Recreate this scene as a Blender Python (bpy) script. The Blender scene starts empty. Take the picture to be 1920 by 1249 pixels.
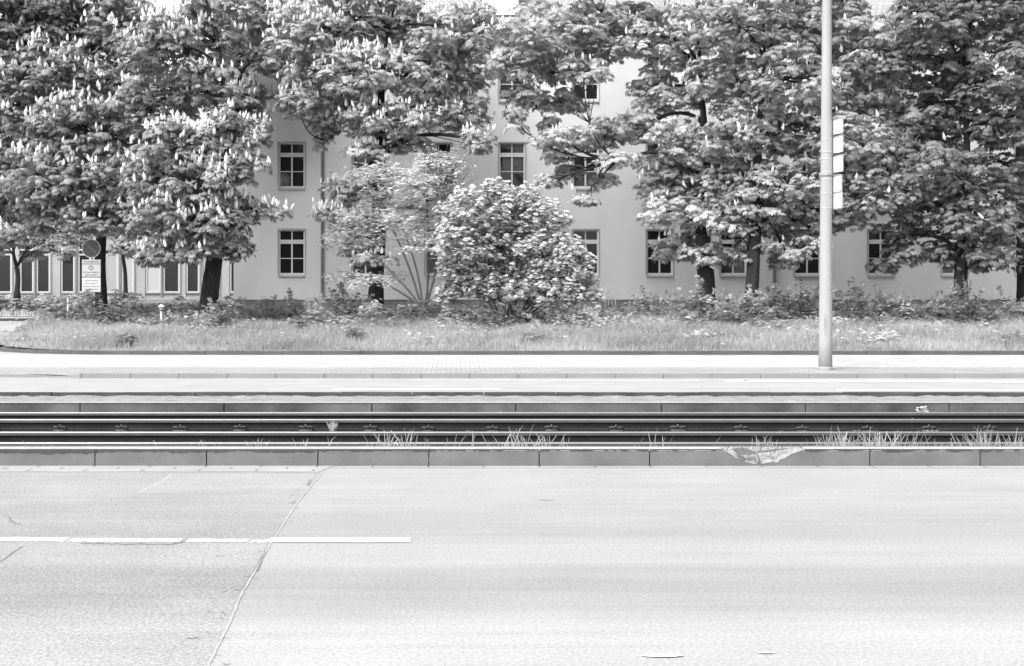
import bpy, bmesh, math, random
import numpy as np
from mathutils import Vector, Matrix

random.seed(7)
rng = np.random.default_rng(11)
R = math.radians
C = bpy.context.scene.collection
scene = bpy.context.scene

# ---------------------------------------------------------------- camera
F, UX, VH, H = 2667.0, 855.0, 581.0, 1.41
cam_d = bpy.data.cameras.new('camera')
cam = bpy.data.objects.new('camera', cam_d); C.objects.link(cam)
cam.location = (0, 0, H); cam.rotation_euler = (R(90), 0, 0)
cam_d.sensor_width = 36; cam_d.lens = 36 * F / 1920
cam_d.shift_x = (960 - UX) / 1920; cam_d.shift_y = -(624.5 - VH) / 1920
cam_d.clip_start = 0.1; cam_d.clip_end = 2000
scene.camera = cam

# ---------------------------------------------------------------- light
SUN_EL, SUN_AZ = 52, 218          # high and veiled, over the camera's left shoulder
world = bpy.data.worlds.new('World'); scene.world = world
world.use_nodes = True
wn = world.node_tree; wn.nodes.clear()
sky = wn.nodes.new('ShaderNodeTexSky'); sky.sky_type = 'NISHITA'; sky.sun_disc = False
sky.sun_elevation = R(SUN_EL); sky.sun_rotation = R(SUN_AZ)
sky.air_density = 1.0; sky.dust_density = 4.0; sky.ozone_density = 1.0
bw = wn.nodes.new('ShaderNodeRGBToBW')
bg = wn.nodes.new('ShaderNodeBackground'); bg.inputs[1].default_value = 0.15
wo = wn.nodes.new('ShaderNodeOutputWorld')
wn.links.new(sky.outputs[0], bw.inputs[0]); wn.links.new(bw.outputs[0], bg.inputs[0]); wn.links.new(bg.outputs[0], wo.inputs[0])
sd = bpy.data.lights.new('sun', 'SUN'); sd.energy = 1.5; sd.angle = R(45); sd.color = (1, 1, 1)
sun = bpy.data.objects.new('sun', sd); C.objects.link(sun)
d = Vector((math.sin(R(SUN_AZ)) * math.cos(R(SUN_EL)), math.cos(R(SUN_AZ)) * math.cos(R(SUN_EL)), math.sin(R(SUN_EL))))
sun.rotation_euler = d.to_track_quat('Z', 'Y').to_euler(); sun.location = (0, 0, 40)
scene.view_settings.view_transform = 'Standard'; scene.view_settings.look = 'None'
scene.view_settings.exposure = 1.4; scene.view_settings.gamma = 1
scene.render.engine = 'CYCLES'
scene.render.resolution_x = 1024; scene.render.resolution_y = 666

# ---------------------------------------------------------------- helpers
def P(u, v, y):
    return Vector(((u - UX) / F * y, y, H + (VH - v) / F * y))
def X(u, y): return (u - UX) / F * y
def Z(v, y): return H + (VH - v) / F * y

class MB:
    """collects polygons, then becomes ONE mesh object"""
    def __init__(s): s.v = []; s.f = []; s.m = []
    def add(s, vs, fs, mi=0):
        o = len(s.v); s.v += [tuple(p) for p in vs]; s.f += [tuple(i + o for i in f) for f in fs]; s.m += [mi] * len(fs)
    def box(s, x0, x1, y0, y1, z0, z1, mi=0):
        s.add([(x0,y0,z0),(x1,y0,z0),(x1,y1,z0),(x0,y1,z0),(x0,y0,z1),(x1,y0,z1),(x1,y1,z1),(x0,y1,z1)],
              [(3,2,1,0),(4,5,6,7),(0,1,5,4),(1,2,6,5),(2,3,7,6),(3,0,4,7)], mi)
    def quad(s, a, b, c, d, mi=0): s.add([a, b, c, d], [(0,1,2,3)], mi)
    def poly(s, pts, mi=0): s.add(pts, [tuple(range(len(pts)))], mi)
    def extrude_x(s, prof, x0, x1, mi=0, caps=True):
        n = len(prof)
        s.add([(x0, y, z) for y, z in prof] + [(x1, y, z) for y, z in prof],
              [(i, (i+1) % n, n + (i+1) % n, n + i) for i in range(n)] + ([tuple(range(n-1,-1,-1)), tuple(range(n, 2*n))] if caps else []), mi)
    def tube(s, pts, rad, sides=6, mi=0, cap=True):
        pts = [Vector(p) for p in pts]; n = len(pts); vs = []; fs = []
        ref = Vector((0.31, 0.87, 0.12)).normalized()
        for i, p in enumerate(pts):
            t = (pts[min(i+1, n-1)] - pts[max(i-1, 0)])
            if t.length < 1e-7: t = Vector((0,0,1))
            t.normalize()
            a = t.cross(ref)
            if a.length < 0.15: a = t.cross(Vector((1,0,0)))
            a.normalize(); b = t.cross(a)
            r = rad[i] if isinstance(rad, (list, tuple)) else rad
            for k in range(sides):
                an = 2*math.pi*k/sides
                vs.append(p + (a*math.cos(an) + b*math.sin(an))*r)
        for i in range(n-1):
            for k in range(sides):
                k2 = (k+1) % sides
                fs.append((i*sides+k, i*sides+k2, (i+1)*sides+k2, (i+1)*sides+k))
        if cap:
            fs.append(tuple(range(sides-1, -1, -1))); fs.append(tuple((n-1)*sides + k for k in range(sides)))
        s.add(vs, fs, mi)
    def build(s, name, mats, parent=None, smooth=False, bevel=0):
        me = bpy.data.meshes.new(name); me.from_pydata(s.v, [], s.f)
        if not isinstance(mats, (list, tuple)): mats = [mats]
        for m in mats: me.materials.append(m)
        me.polygons.foreach_set('material_index', s.m)
        bm = bmesh.new(); bm.from_mesh(me); bmesh.ops.recalc_face_normals(bm, faces=bm.faces); bm.to_mesh(me); bm.free()
        if smooth: me.polygons.foreach_set('use_smooth', [True]*len(me.polygons))
        o = bpy.data.objects.new(name, me); C.objects.link(o)
        if parent:
            o.parent = parent
            # geometry is written in world coordinates; shift into the parent's space
            q = parent; mw = Matrix.Identity(4)
            while q is not None: mw = q.matrix_basis @ mw; q = q.parent
            me.transform(mw.inverted())
        if bevel:
            md = o.modifiers.new('bevel', 'BEVEL'); md.width = bevel; md.segments = 2; md.limit_method = 'ANGLE'
        return o

def tag(o, label=None, cat=None, group=None, kind=None):
    if label: o['label'] = label
    if cat: o['category'] = cat
    if group: o['group'] = group
    if kind: o['kind'] = kind
    return o
def empty(name, loc, label=None, cat=None, group=None):
    o = bpy.data.objects.new(name, None); C.objects.link(o); o.location = loc; o.empty_display_size = .2
    return tag(o, label, cat, group)
def fast_mesh(name, V, T, mat, rnd=None, parent=None):
    """V (n,3) float, T (m,k) int -> object, rnd = one value per face"""
    me = bpy.data.meshes.new(name); k = T.shape[1]
    if parent is not None: V = V - np.array(parent.location)
    me.vertices.add(len(V)); me.vertices.foreach_set('co', V.astype(np.float32).ravel())
    me.loops.add(T.size); me.loops.foreach_set('vertex_index', T.astype(np.int32).ravel())
    me.polygons.add(len(T))
    me.polygons.foreach_set('loop_start', np.arange(0, T.size, k, dtype=np.int32))
    me.polygons.foreach_set('loop_total', np.full(len(T), k, dtype=np.int32))
    me.update(calc_edges=True)
    if rnd is not None:
        a = me.attributes.new('rnd', 'FLOAT', 'FACE'); a.data.foreach_set('value', rnd.astype(np.float32))
    me.materials.append(mat)
    o = bpy.data.objects.new(name, me); C.objects.link(o)
    if parent is not None: o.parent = parent
    return o

# ---------------------------------------------------------------- materials
def new_mat(name):
    m = bpy.data.materials.new(name); m.use_nodes = True; return m, m.node_tree, m.node_tree.nodes['Principled BSDF']
def N(t, kind, **kw):
    n = t.nodes.new(kind)
    for k, v in kw.items():
        if k in n.inputs.keys(): n.inputs[k].default_value = v
        else: setattr(n, k, v)
    return n
def coords(t, scale=(1,1,1), loc=(0,0,0)):
    tc = t.nodes.new('ShaderNodeTexCoord'); mp = t.nodes.new('ShaderNodeMapping')
    g = t.nodes.new('ShaderNodeNewGeometry')
    t.links.new(g.outputs['Position'], mp.inputs[0]); mp.inputs['Scale'].default_value = scale; mp.inputs['Location'].default_value = loc
    return mp.outputs[0]
def noise(t, vec, scale, detail=4, rough=.55):
    n = t.nodes.new('ShaderNodeTexNoise'); n.inputs['Scale'].default_value = scale; n.inputs['Detail'].default_value = detail; n.inputs['Roughness'].default_value = rough
    t.links.new(vec, n.inputs['Vector']); return n.outputs[0]
def maprange(t, val, a, b, lo, hi):
    n = t.nodes.new('ShaderNodeMapRange'); t.links.new(val, n.inputs[0])
    for i, x in enumerate((a, b, lo, hi)): n.inputs[i+1].default_value = x
    return n.outputs[0]
def mth(t, op, a, b):
    n = t.nodes.new('ShaderNodeMath'); n.operation = op
    for i, x in enumerate((a, b)):
        if isinstance(x, (int, float)): n.inputs[i].default_value = x
        else: t.links.new(x, n.inputs[i])
    return n.outputs[0]
def ramp(t, val, stops):
    n = t.nodes.new('ShaderNodeValToRGB'); t.links.new(val, n.inputs[0]); e = n.color_ramp.elements
    while len(e) < len(stops): e.new(.5)
    for el, (p, c) in zip(e, stops): el.position = p; el.color = (c, c, c, 1)
    return n.outputs[0]
def finish(t, b, col, rough=.85, bump=None, bs=.3, bd=.01):
    t.links.new(col, b.inputs['Base Color'])
    if isinstance(rough, (int, float)): b.inputs['Roughness'].default_value = rough
    else: t.links.new(rough, b.inputs['Roughness'])
    if bump is not None:
        n = t.nodes.new('ShaderNodeBump'); n.inputs['Strength'].default_value = bs; n.inputs['Distance'].default_value = bd
        t.links.new(bump, n.inputs['Height']); t.links.new(n.outputs[0], b.inputs['Normal'])

def rough_mat(name, base, var=.25, s1=3, s2=60, speck=.25, rough=.9, stretch=(1,1,1), bs=.3, bd=.01, spec=.5):
    """grey mineral surface: large blotches times fine grain"""
    m, t, b = new_mat(name); v = coords(t, stretch)
    a = maprange(t, noise(t, v, s1, 5), .25, .75, 1-var, 1+var)
    g0 = noise(t, coords(t), s2, 3, .7)
    g = maprange(t, g0, .25, .75, 1-speck, 1+speck)
    c = mth(t, 'MULTIPLY', mth(t, 'MULTIPLY', a, g), base)
    finish(t, b, c, rough, g0, bs, bd); b.inputs['Specular IOR Level'].default_value = spec
    return m

def road_mat(name, base, bands=True, speck=.22, blot=.08):
    m, t, b = new_mat(name)
    g = t.nodes.new('ShaderNodeNewGeometry'); sp = t.nodes.new('ShaderNodeSeparateXYZ'); t.links.new(g.outputs['Position'], sp.inputs[0])
    v = coords(t); vs = coords(t, (.12, 1, 1))
    n_s = noise(t, coords(t, (.05, 1, 1)), 7, 6, .7)
    wob = mth(t, 'ADD', sp.outputs[1], maprange(t, noise(t, vs, .8, 3), 0, 1, -.12, .12))
    c = maprange(t, noise(t, v, 1.2, 5), .3, .7, 1-blot, 1+blot)
    c = mth(t, 'MULTIPLY', c, maprange(t, n_s, .3, .7, .92, 1.07))
    if bands:
        yy = maprange(t, wob, 4, 13, 0, 1)
        st = [(0, 1.14), ((6.3-4)/9, 1.12), ((6.65-4)/9, .93), ((7.2-4)/9, .84), ((7.75-4)/9, .88), ((7.95-4)/9, 1.02), ((8.5-4)/9, 1.02), ((8.9-4)/9, .9), ((9.6-4)/9, .92), ((10.4-4)/9, .98), (1, 1.02)]
        n = t.nodes.new('ShaderNodeValToRGB'); t.links.new(yy, n.inputs[0]); e = n.color_ramp.elements
        while len(e) < len(st): e.new(.5)
        for el, (p, q) in zip(e, st): el.position = p; el.color = (q*.5, q*.5, q*.5, 1)
        c = mth(t, 'MULTIPLY', c, mth(t, 'MULTIPLY', n.outputs[0], 2))
    f1 = noise(t, v, 55, 3, .75); f2 = noise(t, v, 190, 2, .7)
    c = mth(t, 'MULTIPLY', c, maprange(t, f1, .3, .7, 1-speck, 1+speck*.8))
    c = mth(t, 'MULTIPLY', c, maprange(t, f2, .3, .7, 1-speck*.8, 1+speck*.8))
    vo = t.nodes.new('ShaderNodeTexVoronoi'); vo.inputs['Scale'].default_value = 24; t.links.new(v, vo.inputs['Vector'])
    c = mth(t, 'MULTIPLY', c, maprange(t, vo.outputs['Distance'], 0, .12, .82, 1.0))
    finish(t, b, mth(t, 'MULTIPLY', c, base), .92, f1, .25, .006); b.inputs['Specular IOR Level'].default_value = .3
    return m

def brick_mat(name, c1, c2, mortar, bw_, bh, ms=.006, edge=None):
    m, t, b = new_mat(name); v = coords(t)
    br = t.nodes.new('ShaderNodeTexBrick'); t.links.new(v, br.inputs['Vector'])
    br.inputs['Scale'].default_value = 1; br.inputs['Brick Width'].default_value = bw_; br.inputs['Row Height'].default_value = bh; br.inputs['Mortar Size'].default_value = ms
    for i, c in zip(('Color1', 'Color2', 'Mortar'), (c1, c2, mortar)): br.inputs[i].default_value = (c, c, c, 1)
    c = mth(t, 'MULTIPLY', br.outputs[0], maprange(t, noise(t, v, 1.1, 5), .3, .7, .88, 1.1))
    c = mth(t, 'MULTIPLY', c, maprange(t, noise(t, v, 30, 3), .3, .7, .88, 1.1))
    finish(t, b, c, .85, br.outputs['Fac'], .2, -.004)
    return m

def leaf_mat(name, base, var=.3, trans=.42, rough=.5):
    m, t, b = new_mat(name)
    at = t.nodes.new('ShaderNodeAttribute'); at.attribute_name = 'rnd'
    c = mth(t, 'MULTIPLY', maprange(t, at.outputs['Fac'], 0, 1, 1-var, 1+var), base)
    t.links.new(c, b.inputs['Base Color']); b.inputs['Roughness'].default_value = rough; b.inputs['Specular IOR Level'].default_value = .5
    tr = t.nodes.new('ShaderNodeBsdfTranslucent'); t.links.new(mth(t, 'MULTIPLY', c, 1.2), tr.inputs[0])
    mx = t.nodes.new('ShaderNodeMixShader'); mx.inputs[0].default_value = trans
    t.links.new(b.outputs[0], mx.inputs[1]); t.links.new(tr.outputs[0], mx.inputs[2])
    t.links.new(mx.outputs[0], t.nodes['Material Output'].inputs[0])
    return m

def plain(name, c, rough=.6, metal=0, spec=.5, var=.06, s=20):
    m, t, b = new_mat(name)
    cc = mth(t, 'MULTIPLY', maprange(t, noise(t, coords(t), s, 4), .3, .7, 1-var, 1+var), c)
    finish(t, b, cc, rough); b.inputs['Metallic'].default_value = metal; b.inputs['Specular IOR Level'].default_value = spec
    return m

M = {}
M['road'] = road_mat('asphalt_worn', .28, speck=.30, blot=.05)
M['road_old'] = road_mat('asphalt_old', .255, speck=.45, blot=.10)
M['road_patch'] = road_mat('asphalt_patch', .27, speck=.28, blot=.06)
M['road_far'] = road_mat('asphalt_far', .30, bands=False, speck=.1)
M['side_road'] = road_mat('asphalt_side', .31, bands=False, speck=.1)
M['seam'] = rough_mat('seam_filler', .31, .25, 6, 80, .2)
M['crack'] = rough_mat('crack_dirt', .17, .4, 20, 90, .3)
M['paint'] = rough_mat('road_paint', .78, .06, 6, 70, .06, rough=.7)
M['pave'] = brick_mat('paving_light', .44, .39, .17, .21, .21, .012)
M['pave_grey'] = brick_mat('paving_grey', .31, .27, .15, .21, .14, .012)
M['gutter'] = brick_mat('gutter_stone', .31, .28, .13, .5, .155, .010)
M['kerb'] = rough_mat('kerb_concrete', .12, .28, 2.5, 90, .16)
M['kerb_far'] = rough_mat('kerb_far_stone', .2, .1, 1.2, 50, .1)
M['kerb_dark'] = rough_mat('kerb_dark_stone', .05, .45, 2.2, 50, .25)
M['kerb_lip'] = rough_mat('kerb_lit_lip', .3, .15, 5, 60, .15)  # paler tone paints the bright highlight along kerb and platform top edges
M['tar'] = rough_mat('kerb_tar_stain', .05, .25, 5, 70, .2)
M['chip'] = rough_mat('fresh_concrete', .30, .2, 18, 90, .25, bs=.8, bd=.02)
M['chip_dark'] = rough_mat('broken_dark', .09, .2, 18, 90, .2)
M['bed'] = rough_mat('track_ballast', .03, .5, 14, 60, .5, bs=1, bd=.04, spec=.1)
M['strip'] = rough_mat('mossy_concrete', .22, .4, 5, 40, .45, stretch=(.6,1,1), bs=.6, bd=.03)
M['rail_rust_shaded'] = rough_mat('rail_rust_shaded', .022, .35, 5, 50, .35, rough=.9, stretch=(.3,1,1), spec=.08)  # rust, darkened further to stand for the shade under the rail head
M['rail_top'] = plain('rail_polished', .36, .45, 1.0, var=.08)
M['rail_side'] = plain('rail_head_side', .09, .6, .4, var=.15, s=6)
M['clip'] = rough_mat('clip_rust', .055, .4, 30, 90, .3)
M['soil'] = rough_mat('soil', .12, .35, 3, 30, .4)
M['lawn'] = rough_mat('lawn_ground', .16, .3, 1.5, 30, .35)
M['bark'] = rough_mat('bark', .032, .5, 5, 22, .55, stretch=(1,1,.25), bs=1, bd=.04, rough=.95, spec=.2)
M['bark_light'] = rough_mat('bark_pale', .11, .4, 5, 30, .4, stretch=(1,1,.3), bs=1, bd=.02)
M['twig'] = rough_mat('twig_pale', .2, .3, 8, 40, .3)
M['render'] = rough_mat('wall_render', .66, .12, .5, 45, .12, stretch=(1,1,.3), bs=.15, bd=.01)
M['plinth'] = rough_mat('plinth', .20, .12, 1, 40, .12)
M['frame'] = plain('window_white', .62, .5, var=.04)
M['frame_annex'] = plain('annex_frame', .40, .5, var=.05)
M['reveal'] = rough_mat('reveal_trim', .36, .06, 1, 40, .05)
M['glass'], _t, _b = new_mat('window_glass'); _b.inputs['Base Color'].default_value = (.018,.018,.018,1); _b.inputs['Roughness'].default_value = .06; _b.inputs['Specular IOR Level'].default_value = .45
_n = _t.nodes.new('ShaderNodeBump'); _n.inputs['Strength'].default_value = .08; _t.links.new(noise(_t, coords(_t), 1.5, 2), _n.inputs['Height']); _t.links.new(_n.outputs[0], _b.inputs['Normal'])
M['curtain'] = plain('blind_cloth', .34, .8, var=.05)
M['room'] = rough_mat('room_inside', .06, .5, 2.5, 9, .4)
M['pier'] = brick_mat('pier_stone', .29, .265, .2, .9, .55, .01)
M['roof'] = brick_mat('roof_tiles', .30, .25, .17, .22, .26, .02)
M['white'] = plain('white_paint', .8, .5, var=.03)
M['metal_dark'] = plain('pipe_zinc', .17, .55, .3, var=.15, s=5)
M['metal_grey'] = plain('galvanised', .34, .5, .4, var=.12, s=8)
M['pole'] = rough_mat('pole_concrete', .30, .12, 1.2, 60, .16, stretch=(1,1,.25), bs=.3, bd=.004)
M['pole_stain'] = rough_mat('pole_stain', .26, .2, 6, 60, .2)
M['panel'] = plain('panel_white', .86, .4, var=.02)
M['sign_face'] = plain('sign_face', .38, .45, var=.03)
M['sign_face_light'] = plain('sign_face_light', .46, .45, var=.03)
M['sign_dark'] = plain('sign_blue_as_grey', .02, .45, var=.1)
M['sign_rim'] = plain('sign_red_as_grey', .045, .45, var=.08)
M['ink'] = plain('sign_ink', .05, .6, var=.02)
M['blossom'] = leaf_mat('blossom', .80, .1, .3, .6)
M['blossom_dull'] = leaf_mat('blossom_dull', .62, .15, .3, .6)
M['umbel'] = leaf_mat('umbel', .82, .08, .25, .6)
L = {}
for nm, b_, va in (('left', .27, .45), ('mid', .43, .4), ('right', .36, .4), ('dark', .20, .45), ('pale', .60, .25), ('shrub', .32, .4), ('shrubdark', .20, .4), ('shrublight', .44, .35), ('grass', .41, .35), ('vib', .42, .45), ('young', .36, .35)):
    L[nm] = leaf_mat('foliage_' + nm, b_, va)

# ---------------------------------------------------------------- terrain
def sheet(name, pts, z, mat, kind='structure', thick=0):
    mb = MB(); mb.poly([(x, y, z) for x, y in pts]); o = mb.build(name, mat); return tag(o, kind=kind)
def strip_sheet(name, rows, xs, mat):
    """rows: (y, z) profile, xs: x range"""
    mb = MB()
    for (y0, z0), (y1, z1) in zip(rows[:-1], rows[1:]):
        mb.quad((xs[0], y0, z0), (xs[1], y0, z0), (xs[1], y1, z1), (xs[0], y1, z1))
    return tag(mb.build(name, mat), kind='structure')

sheet('ground', [(-900,-900),(900,-900),(900,900),(-900,900)], -.42, M['soil'])
XL, XR = -60, 60
sheet('road', [(XL,-40),(XR,-40),(XR,12.83),(XL,12.83)], 0, M['road'])
# older asphalt left of the seam
seam = [(606,884),(578,918),(560,940),(530,985),(508,1018),(482,1065),(455,1110),(425,1180),(390,1249)]
def G(u, v): y = H*F/(v-VH); return (X(u, y), y)
sp = [G(u, v) for u, v in seam]; sp.append((sp[-1][0]-.15, 2.0))
sheet('old_asphalt', [(XL, 12.375)] + [(XL, 2.0)] + sp[::-1], .0018, M['road_old'])
def ribbon(name, pts, w, z, mat, jit=0.0, sub=12):
    mb = MB(); rr = random.Random(len(pts)*7+int(w*1e4))
    P2 = []
    for (a, b) in zip(pts[:-1], pts[1:]):
        for i in range(sub):
            t = i/sub; P2.append((a[0]+(b[0]-a[0])*t, a[1]+(b[1]-a[1])*t))
    P2.append(pts[-1])
    Lp, Rp = [], []
    for i, p in enumerate(P2):
        a = P2[max(i-1,0)]; b = P2[min(i+1,len(P2)-1)]
        dx, dy = b[0]-a[0], b[1]-a[1]; l = math.hypot(dx, dy) or 1
        nx, ny = -dy/l, dx/l; q = rr.uniform(-jit, jit); ww = w*.5*rr.uniform(1-min(jit*20,.7), 1)
        Lp.append((p[0]+nx*(ww+q), p[1]+ny*(ww+q), z)); Rp.append((p[0]-nx*(ww-q), p[1]-ny*(ww-q), z))
    for i in range(len(P2)-1): mb.quad(Lp[i], Lp[i+1], Rp[i+1], Rp[i])
    return tag(mb.build(name, mat), kind='structure')
ribbon('road_seam', sp, .012, .0030, M['seam'], .003, 30)
ribbon('road_crack', [(x_-.010, y_) for x_, y_ in sp[3:7]], .004, .0036, M['crack'], .002, 30)
ribbon('road_crack', [G(583,900),(G(577,912))], .03, .0042, M['crack'], .006)
ribbon('road_crack', [G(482,1072),G(489,1052),G(497,1035)], .012, .0042, M['crack'], .004)
ribbon('road_crack', [G(0,1055),G(22,1038),G(40,1026)], .012, .0042, M['crack'], .006)
ribbon('road_crack', [G(0,966),G(14,968),G(22,980),G(40,985)], .008, .0042, M['crack'], .008)
ribbon('road_crack', [G(150,1020),G(230,1021),G(330,1021),G(345,1016)], .03, .0042, M['crack'], .02)
ribbon('road_crack', [G(1012,938),G(1040,939)], .018, .0042, M['crack'], .02)
ribbon('road_crack', [G(352,1199),G(372,1197)], .012, .0042, M['crack'], .004)
# fine crazing beside the seam
rr = random.Random(3)
for k in range(46):
    if k < 34:
        t = rr.random(); i = min(int(t*(len(seam)-1)), len(seam)-2)
        u = seam[i][0] - abs(rr.gauss(0, 30)) - 6; v = rr.uniform(seam[i][1], seam[i+1][1])
    else:
        u = rr.uniform(0, 430); v = rr.uniform(950, 1200)
    l = rr.uniform(5, 16)
    ribbon('road_crack', [G(u, v), G(u+l*.5, v+rr.uniform(-3,3)), G(u+l, v+rr.uniform(-4,4))], rr.uniform(.003,.006), .0040, M['crack'], .002, 6)
pt = [G(255,926),G(325,888),G(592,888),G(575,923)]
sheet('road_patch', pt, .0028, M['road_patch'])
ribbon('road_seam', [G(255,926),G(300,905),G(322,890)], .02, .0036, M['seam'], .008, 30)
# lane line, worn where it crosses the old asphalt
def line_poly(name, segs):
    for seg in segs:
        ribbon(name, [G(a, b) for a, b in seg[0]], seg[1], .0050, M['paint'], seg[2], 30)
line_poly('lane_marking', [([(-60,1012),(115,1013),(125,1013)], .15, .006), ([(130,1014),(340,1014.5)], .13, .014), ([(352,1014.5),(465,1015)], .12, .016), ([(470,1016),(505,1016.5)], .09, .012), ([(505,1014),(770,1014)], .165, .001)])
for (u, v, w) in ((1242,1231,.085),(1437,1226,.035)):
    x, y = G(u, v); mb = MB(); n = 18
    mb.poly([(x+w*math.cos(a*2*math.pi/n)*(1+.1*math.sin(a*3)), y+.03*w/.085*math.sin(a*2*math.pi/n), .006) for a in range(n)]); tag(mb.build('paint_spot', M['paint']), kind='structure')
# gutter stones
x_s = X(600, 12.5)
sheet('gutter', [(XL,12.37),(x_s,12.37),(x_s+.1,12.83),(XL,12.83)], .0036, M['gutter'])
sheet('gutter_edge', [(x_s+.1,12.68),(XR,12.68),(XR,12.83),(x_s+.1,12.83)], .0015, M['gutter'])
ribbon('gutter_joint', [(XL,12.36),(-6,12.36),(x_s,12.36)], .03, .0044, M['seam'], .01, 40)

# near kerb: metre stones, one broken
kz = .164; ky = 12.83
joints_u = [178,387,596,804,1011,1218,1425,1631,1838]
jx = [X(u, ky) for u in joints_u]
jx = [jx[0]-i*1.003 for i in range(30,0,-1)] + jx + [jx[-1]+i*1.003 for i in range(1,30)]
mb = MB()
xa, xb = X(1352, ky), X(1506, ky)
prof = [(ky,-.3),(ky,kz-.03),(ky+.012,kz-.008),(ky+.035,kz),(ky+.2,kz),(ky+.2,-.3)]
for a, b in zip(jx[:-1], jx[1:]):
    a += .005; b -= .005
    dz = random.uniform(-.004, .004)
    pr = [(y, z+(dz if z > 0 else 0)) for y, z in prof]
    if b < xa or a > xb: mb.extrude_x(pr, a, b)
    else:
        if a < xa: mb.extrude_x(pr, a, xa)
        if b > xb: mb.extrude_x(pr, xb, b)
# the broken length: lower body plus a sloped fracture face
def kp(u, v, y=ky): return (X(u, y), y, Z(v, y))
lip = [(1352,843),(1364,849),(1372,853),(1378,858),(1392,861),(1397,866),(1416,870),(1424,871),(1432,869),(1446,866),(1458,867),(1462,862),(1472,859),(1482,852),(1495,848),(1506,843)]
for (u0,v0),(u1,v1) in zip(lip[:-1], lip[1:]):
    mb.quad(kp(u0,v0), kp(u1,v1), (X(u1,ky),ky,-.3), (X(u0,ky),ky,-.3))
mb.box(xa, xb, ky+.14, ky+.2, -.3, kz)
tag(mb.build('near_kerb', M['kerb']), kind='structure')
mb = MB(); back = []
for i, (u, v) in enumerate(lip):
    back.append((X(u, ky), ky+.14, kz-.002))
rr = random.Random(5)
mids = []
for i, (u, v) in enumerate(lip):
    f = Vector(kp(u, v)); bk = Vector(back[i]); q = f.lerp(bk, .5) + Vector((0, .02, rr.uniform(-.02, .004) if 0 < i < len(lip)-1 else 0)); mids.append(q)
us = np.linspace(lip[0][0], lip[-1][0], 60); lu = [q[0] for q in lip]; lv = [q[1] for q in lip]; NR = 7
grid = []
for i, u in enumerate(us):
    v = float(np.interp(u, lu, lv)) + (rr.uniform(-.7,.7) if 0 < i < 59 else 0); f = Vector(kp(u, v)); bk = Vector((X(u, ky), ky+.14, kz-.002)); row = []
    for j in range(NR):
        t = j/(NR-1); p_ = f.lerp(bk, t)
        if 0 < j < NR-1 and 0 < i < 59: p_ += Vector((rr.uniform(-.004,.004), .035*math.sin(t*math.pi)+rr.uniform(-.008,.008), -.012*math.sin(t*math.pi)+rr.uniform(-.01,.007)+.012*math.sin(u*.21)*math.sin(t*3.1)))
        row.append(p_)
    grid.append(row)
for i in range(59):
    for j in range(NR-1): mb.quad(grid[i][j], grid[i+1][j], grid[i+1][j+1], grid[i][j+1])
mb.quad(kp(1352,846), kp(1366,852), kp(1378,858,ky+.05), (X(1352,ky),ky+.05,kz))
tag(mb.build('kerb_fracture', M['chip']), kind='structure')
mb = MB()
yk = ky+.035
mb.poly([kp(1372,842,yk-.02),kp(1384,839.5,yk),kp(1400,841,yk),kp(1412,846,yk),kp(1420,845,yk),kp(1417,851,yk-.02),kp(1404,854,yk-.028),kp(1384,853,yk-.028)])
mb.poly([kp(1420,846,yk-.01),kp(1452,842,yk+.03),kp(1480,840,yk+.05),kp(1470,843,yk+.03),kp(1440,846,yk-.01),kp(1420,850,yk-.025)])
mb.poly([kp(1418,869,ky-.004),kp(1423,864,ky-.004),kp(1429,864.5,ky-.004),kp(1424,870.5,ky-.004)])
mb.poly([kp(1421,850,yk-.034),kp(1426,866,ky-.004),kp(1424,866,ky-.004),kp(1419,851,yk-.034)])
tag(mb.build('kerb_fracture_shards', M['chip_dark']), kind='structure')
# dark grime line under the kerb lip and a pale edge painting the lip's highlight
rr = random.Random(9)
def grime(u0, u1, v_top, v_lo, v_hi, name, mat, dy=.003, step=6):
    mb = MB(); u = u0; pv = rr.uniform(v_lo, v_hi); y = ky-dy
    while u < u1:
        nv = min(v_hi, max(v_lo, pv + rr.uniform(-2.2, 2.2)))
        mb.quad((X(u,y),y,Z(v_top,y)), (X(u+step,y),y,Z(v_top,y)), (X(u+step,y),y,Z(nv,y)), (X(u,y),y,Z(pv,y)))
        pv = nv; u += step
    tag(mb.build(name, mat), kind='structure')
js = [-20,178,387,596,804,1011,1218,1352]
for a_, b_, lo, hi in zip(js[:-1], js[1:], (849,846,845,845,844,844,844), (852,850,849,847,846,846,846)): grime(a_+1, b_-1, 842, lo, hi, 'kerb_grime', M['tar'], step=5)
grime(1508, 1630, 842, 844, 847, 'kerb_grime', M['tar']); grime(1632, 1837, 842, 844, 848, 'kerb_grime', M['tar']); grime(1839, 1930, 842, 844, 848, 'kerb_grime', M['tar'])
mb = MB()
for s0, s1 in ((-8.0, xa), (xb, 8.0)):
    mb.add([(s0,ky-.001,kz-.026),(s1,ky-.001,kz-.026),(s1,ky+.010,kz-.004),(s0,ky+.010,kz-.004),(s0,ky+.05,kz+.006),(s1,ky+.05,kz+.006)], [(0,1,3-1,3),(3,2,5,4)])
tag(mb.build('kerb_lit_edge', M['kerb_lip']), kind='structure')

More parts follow.
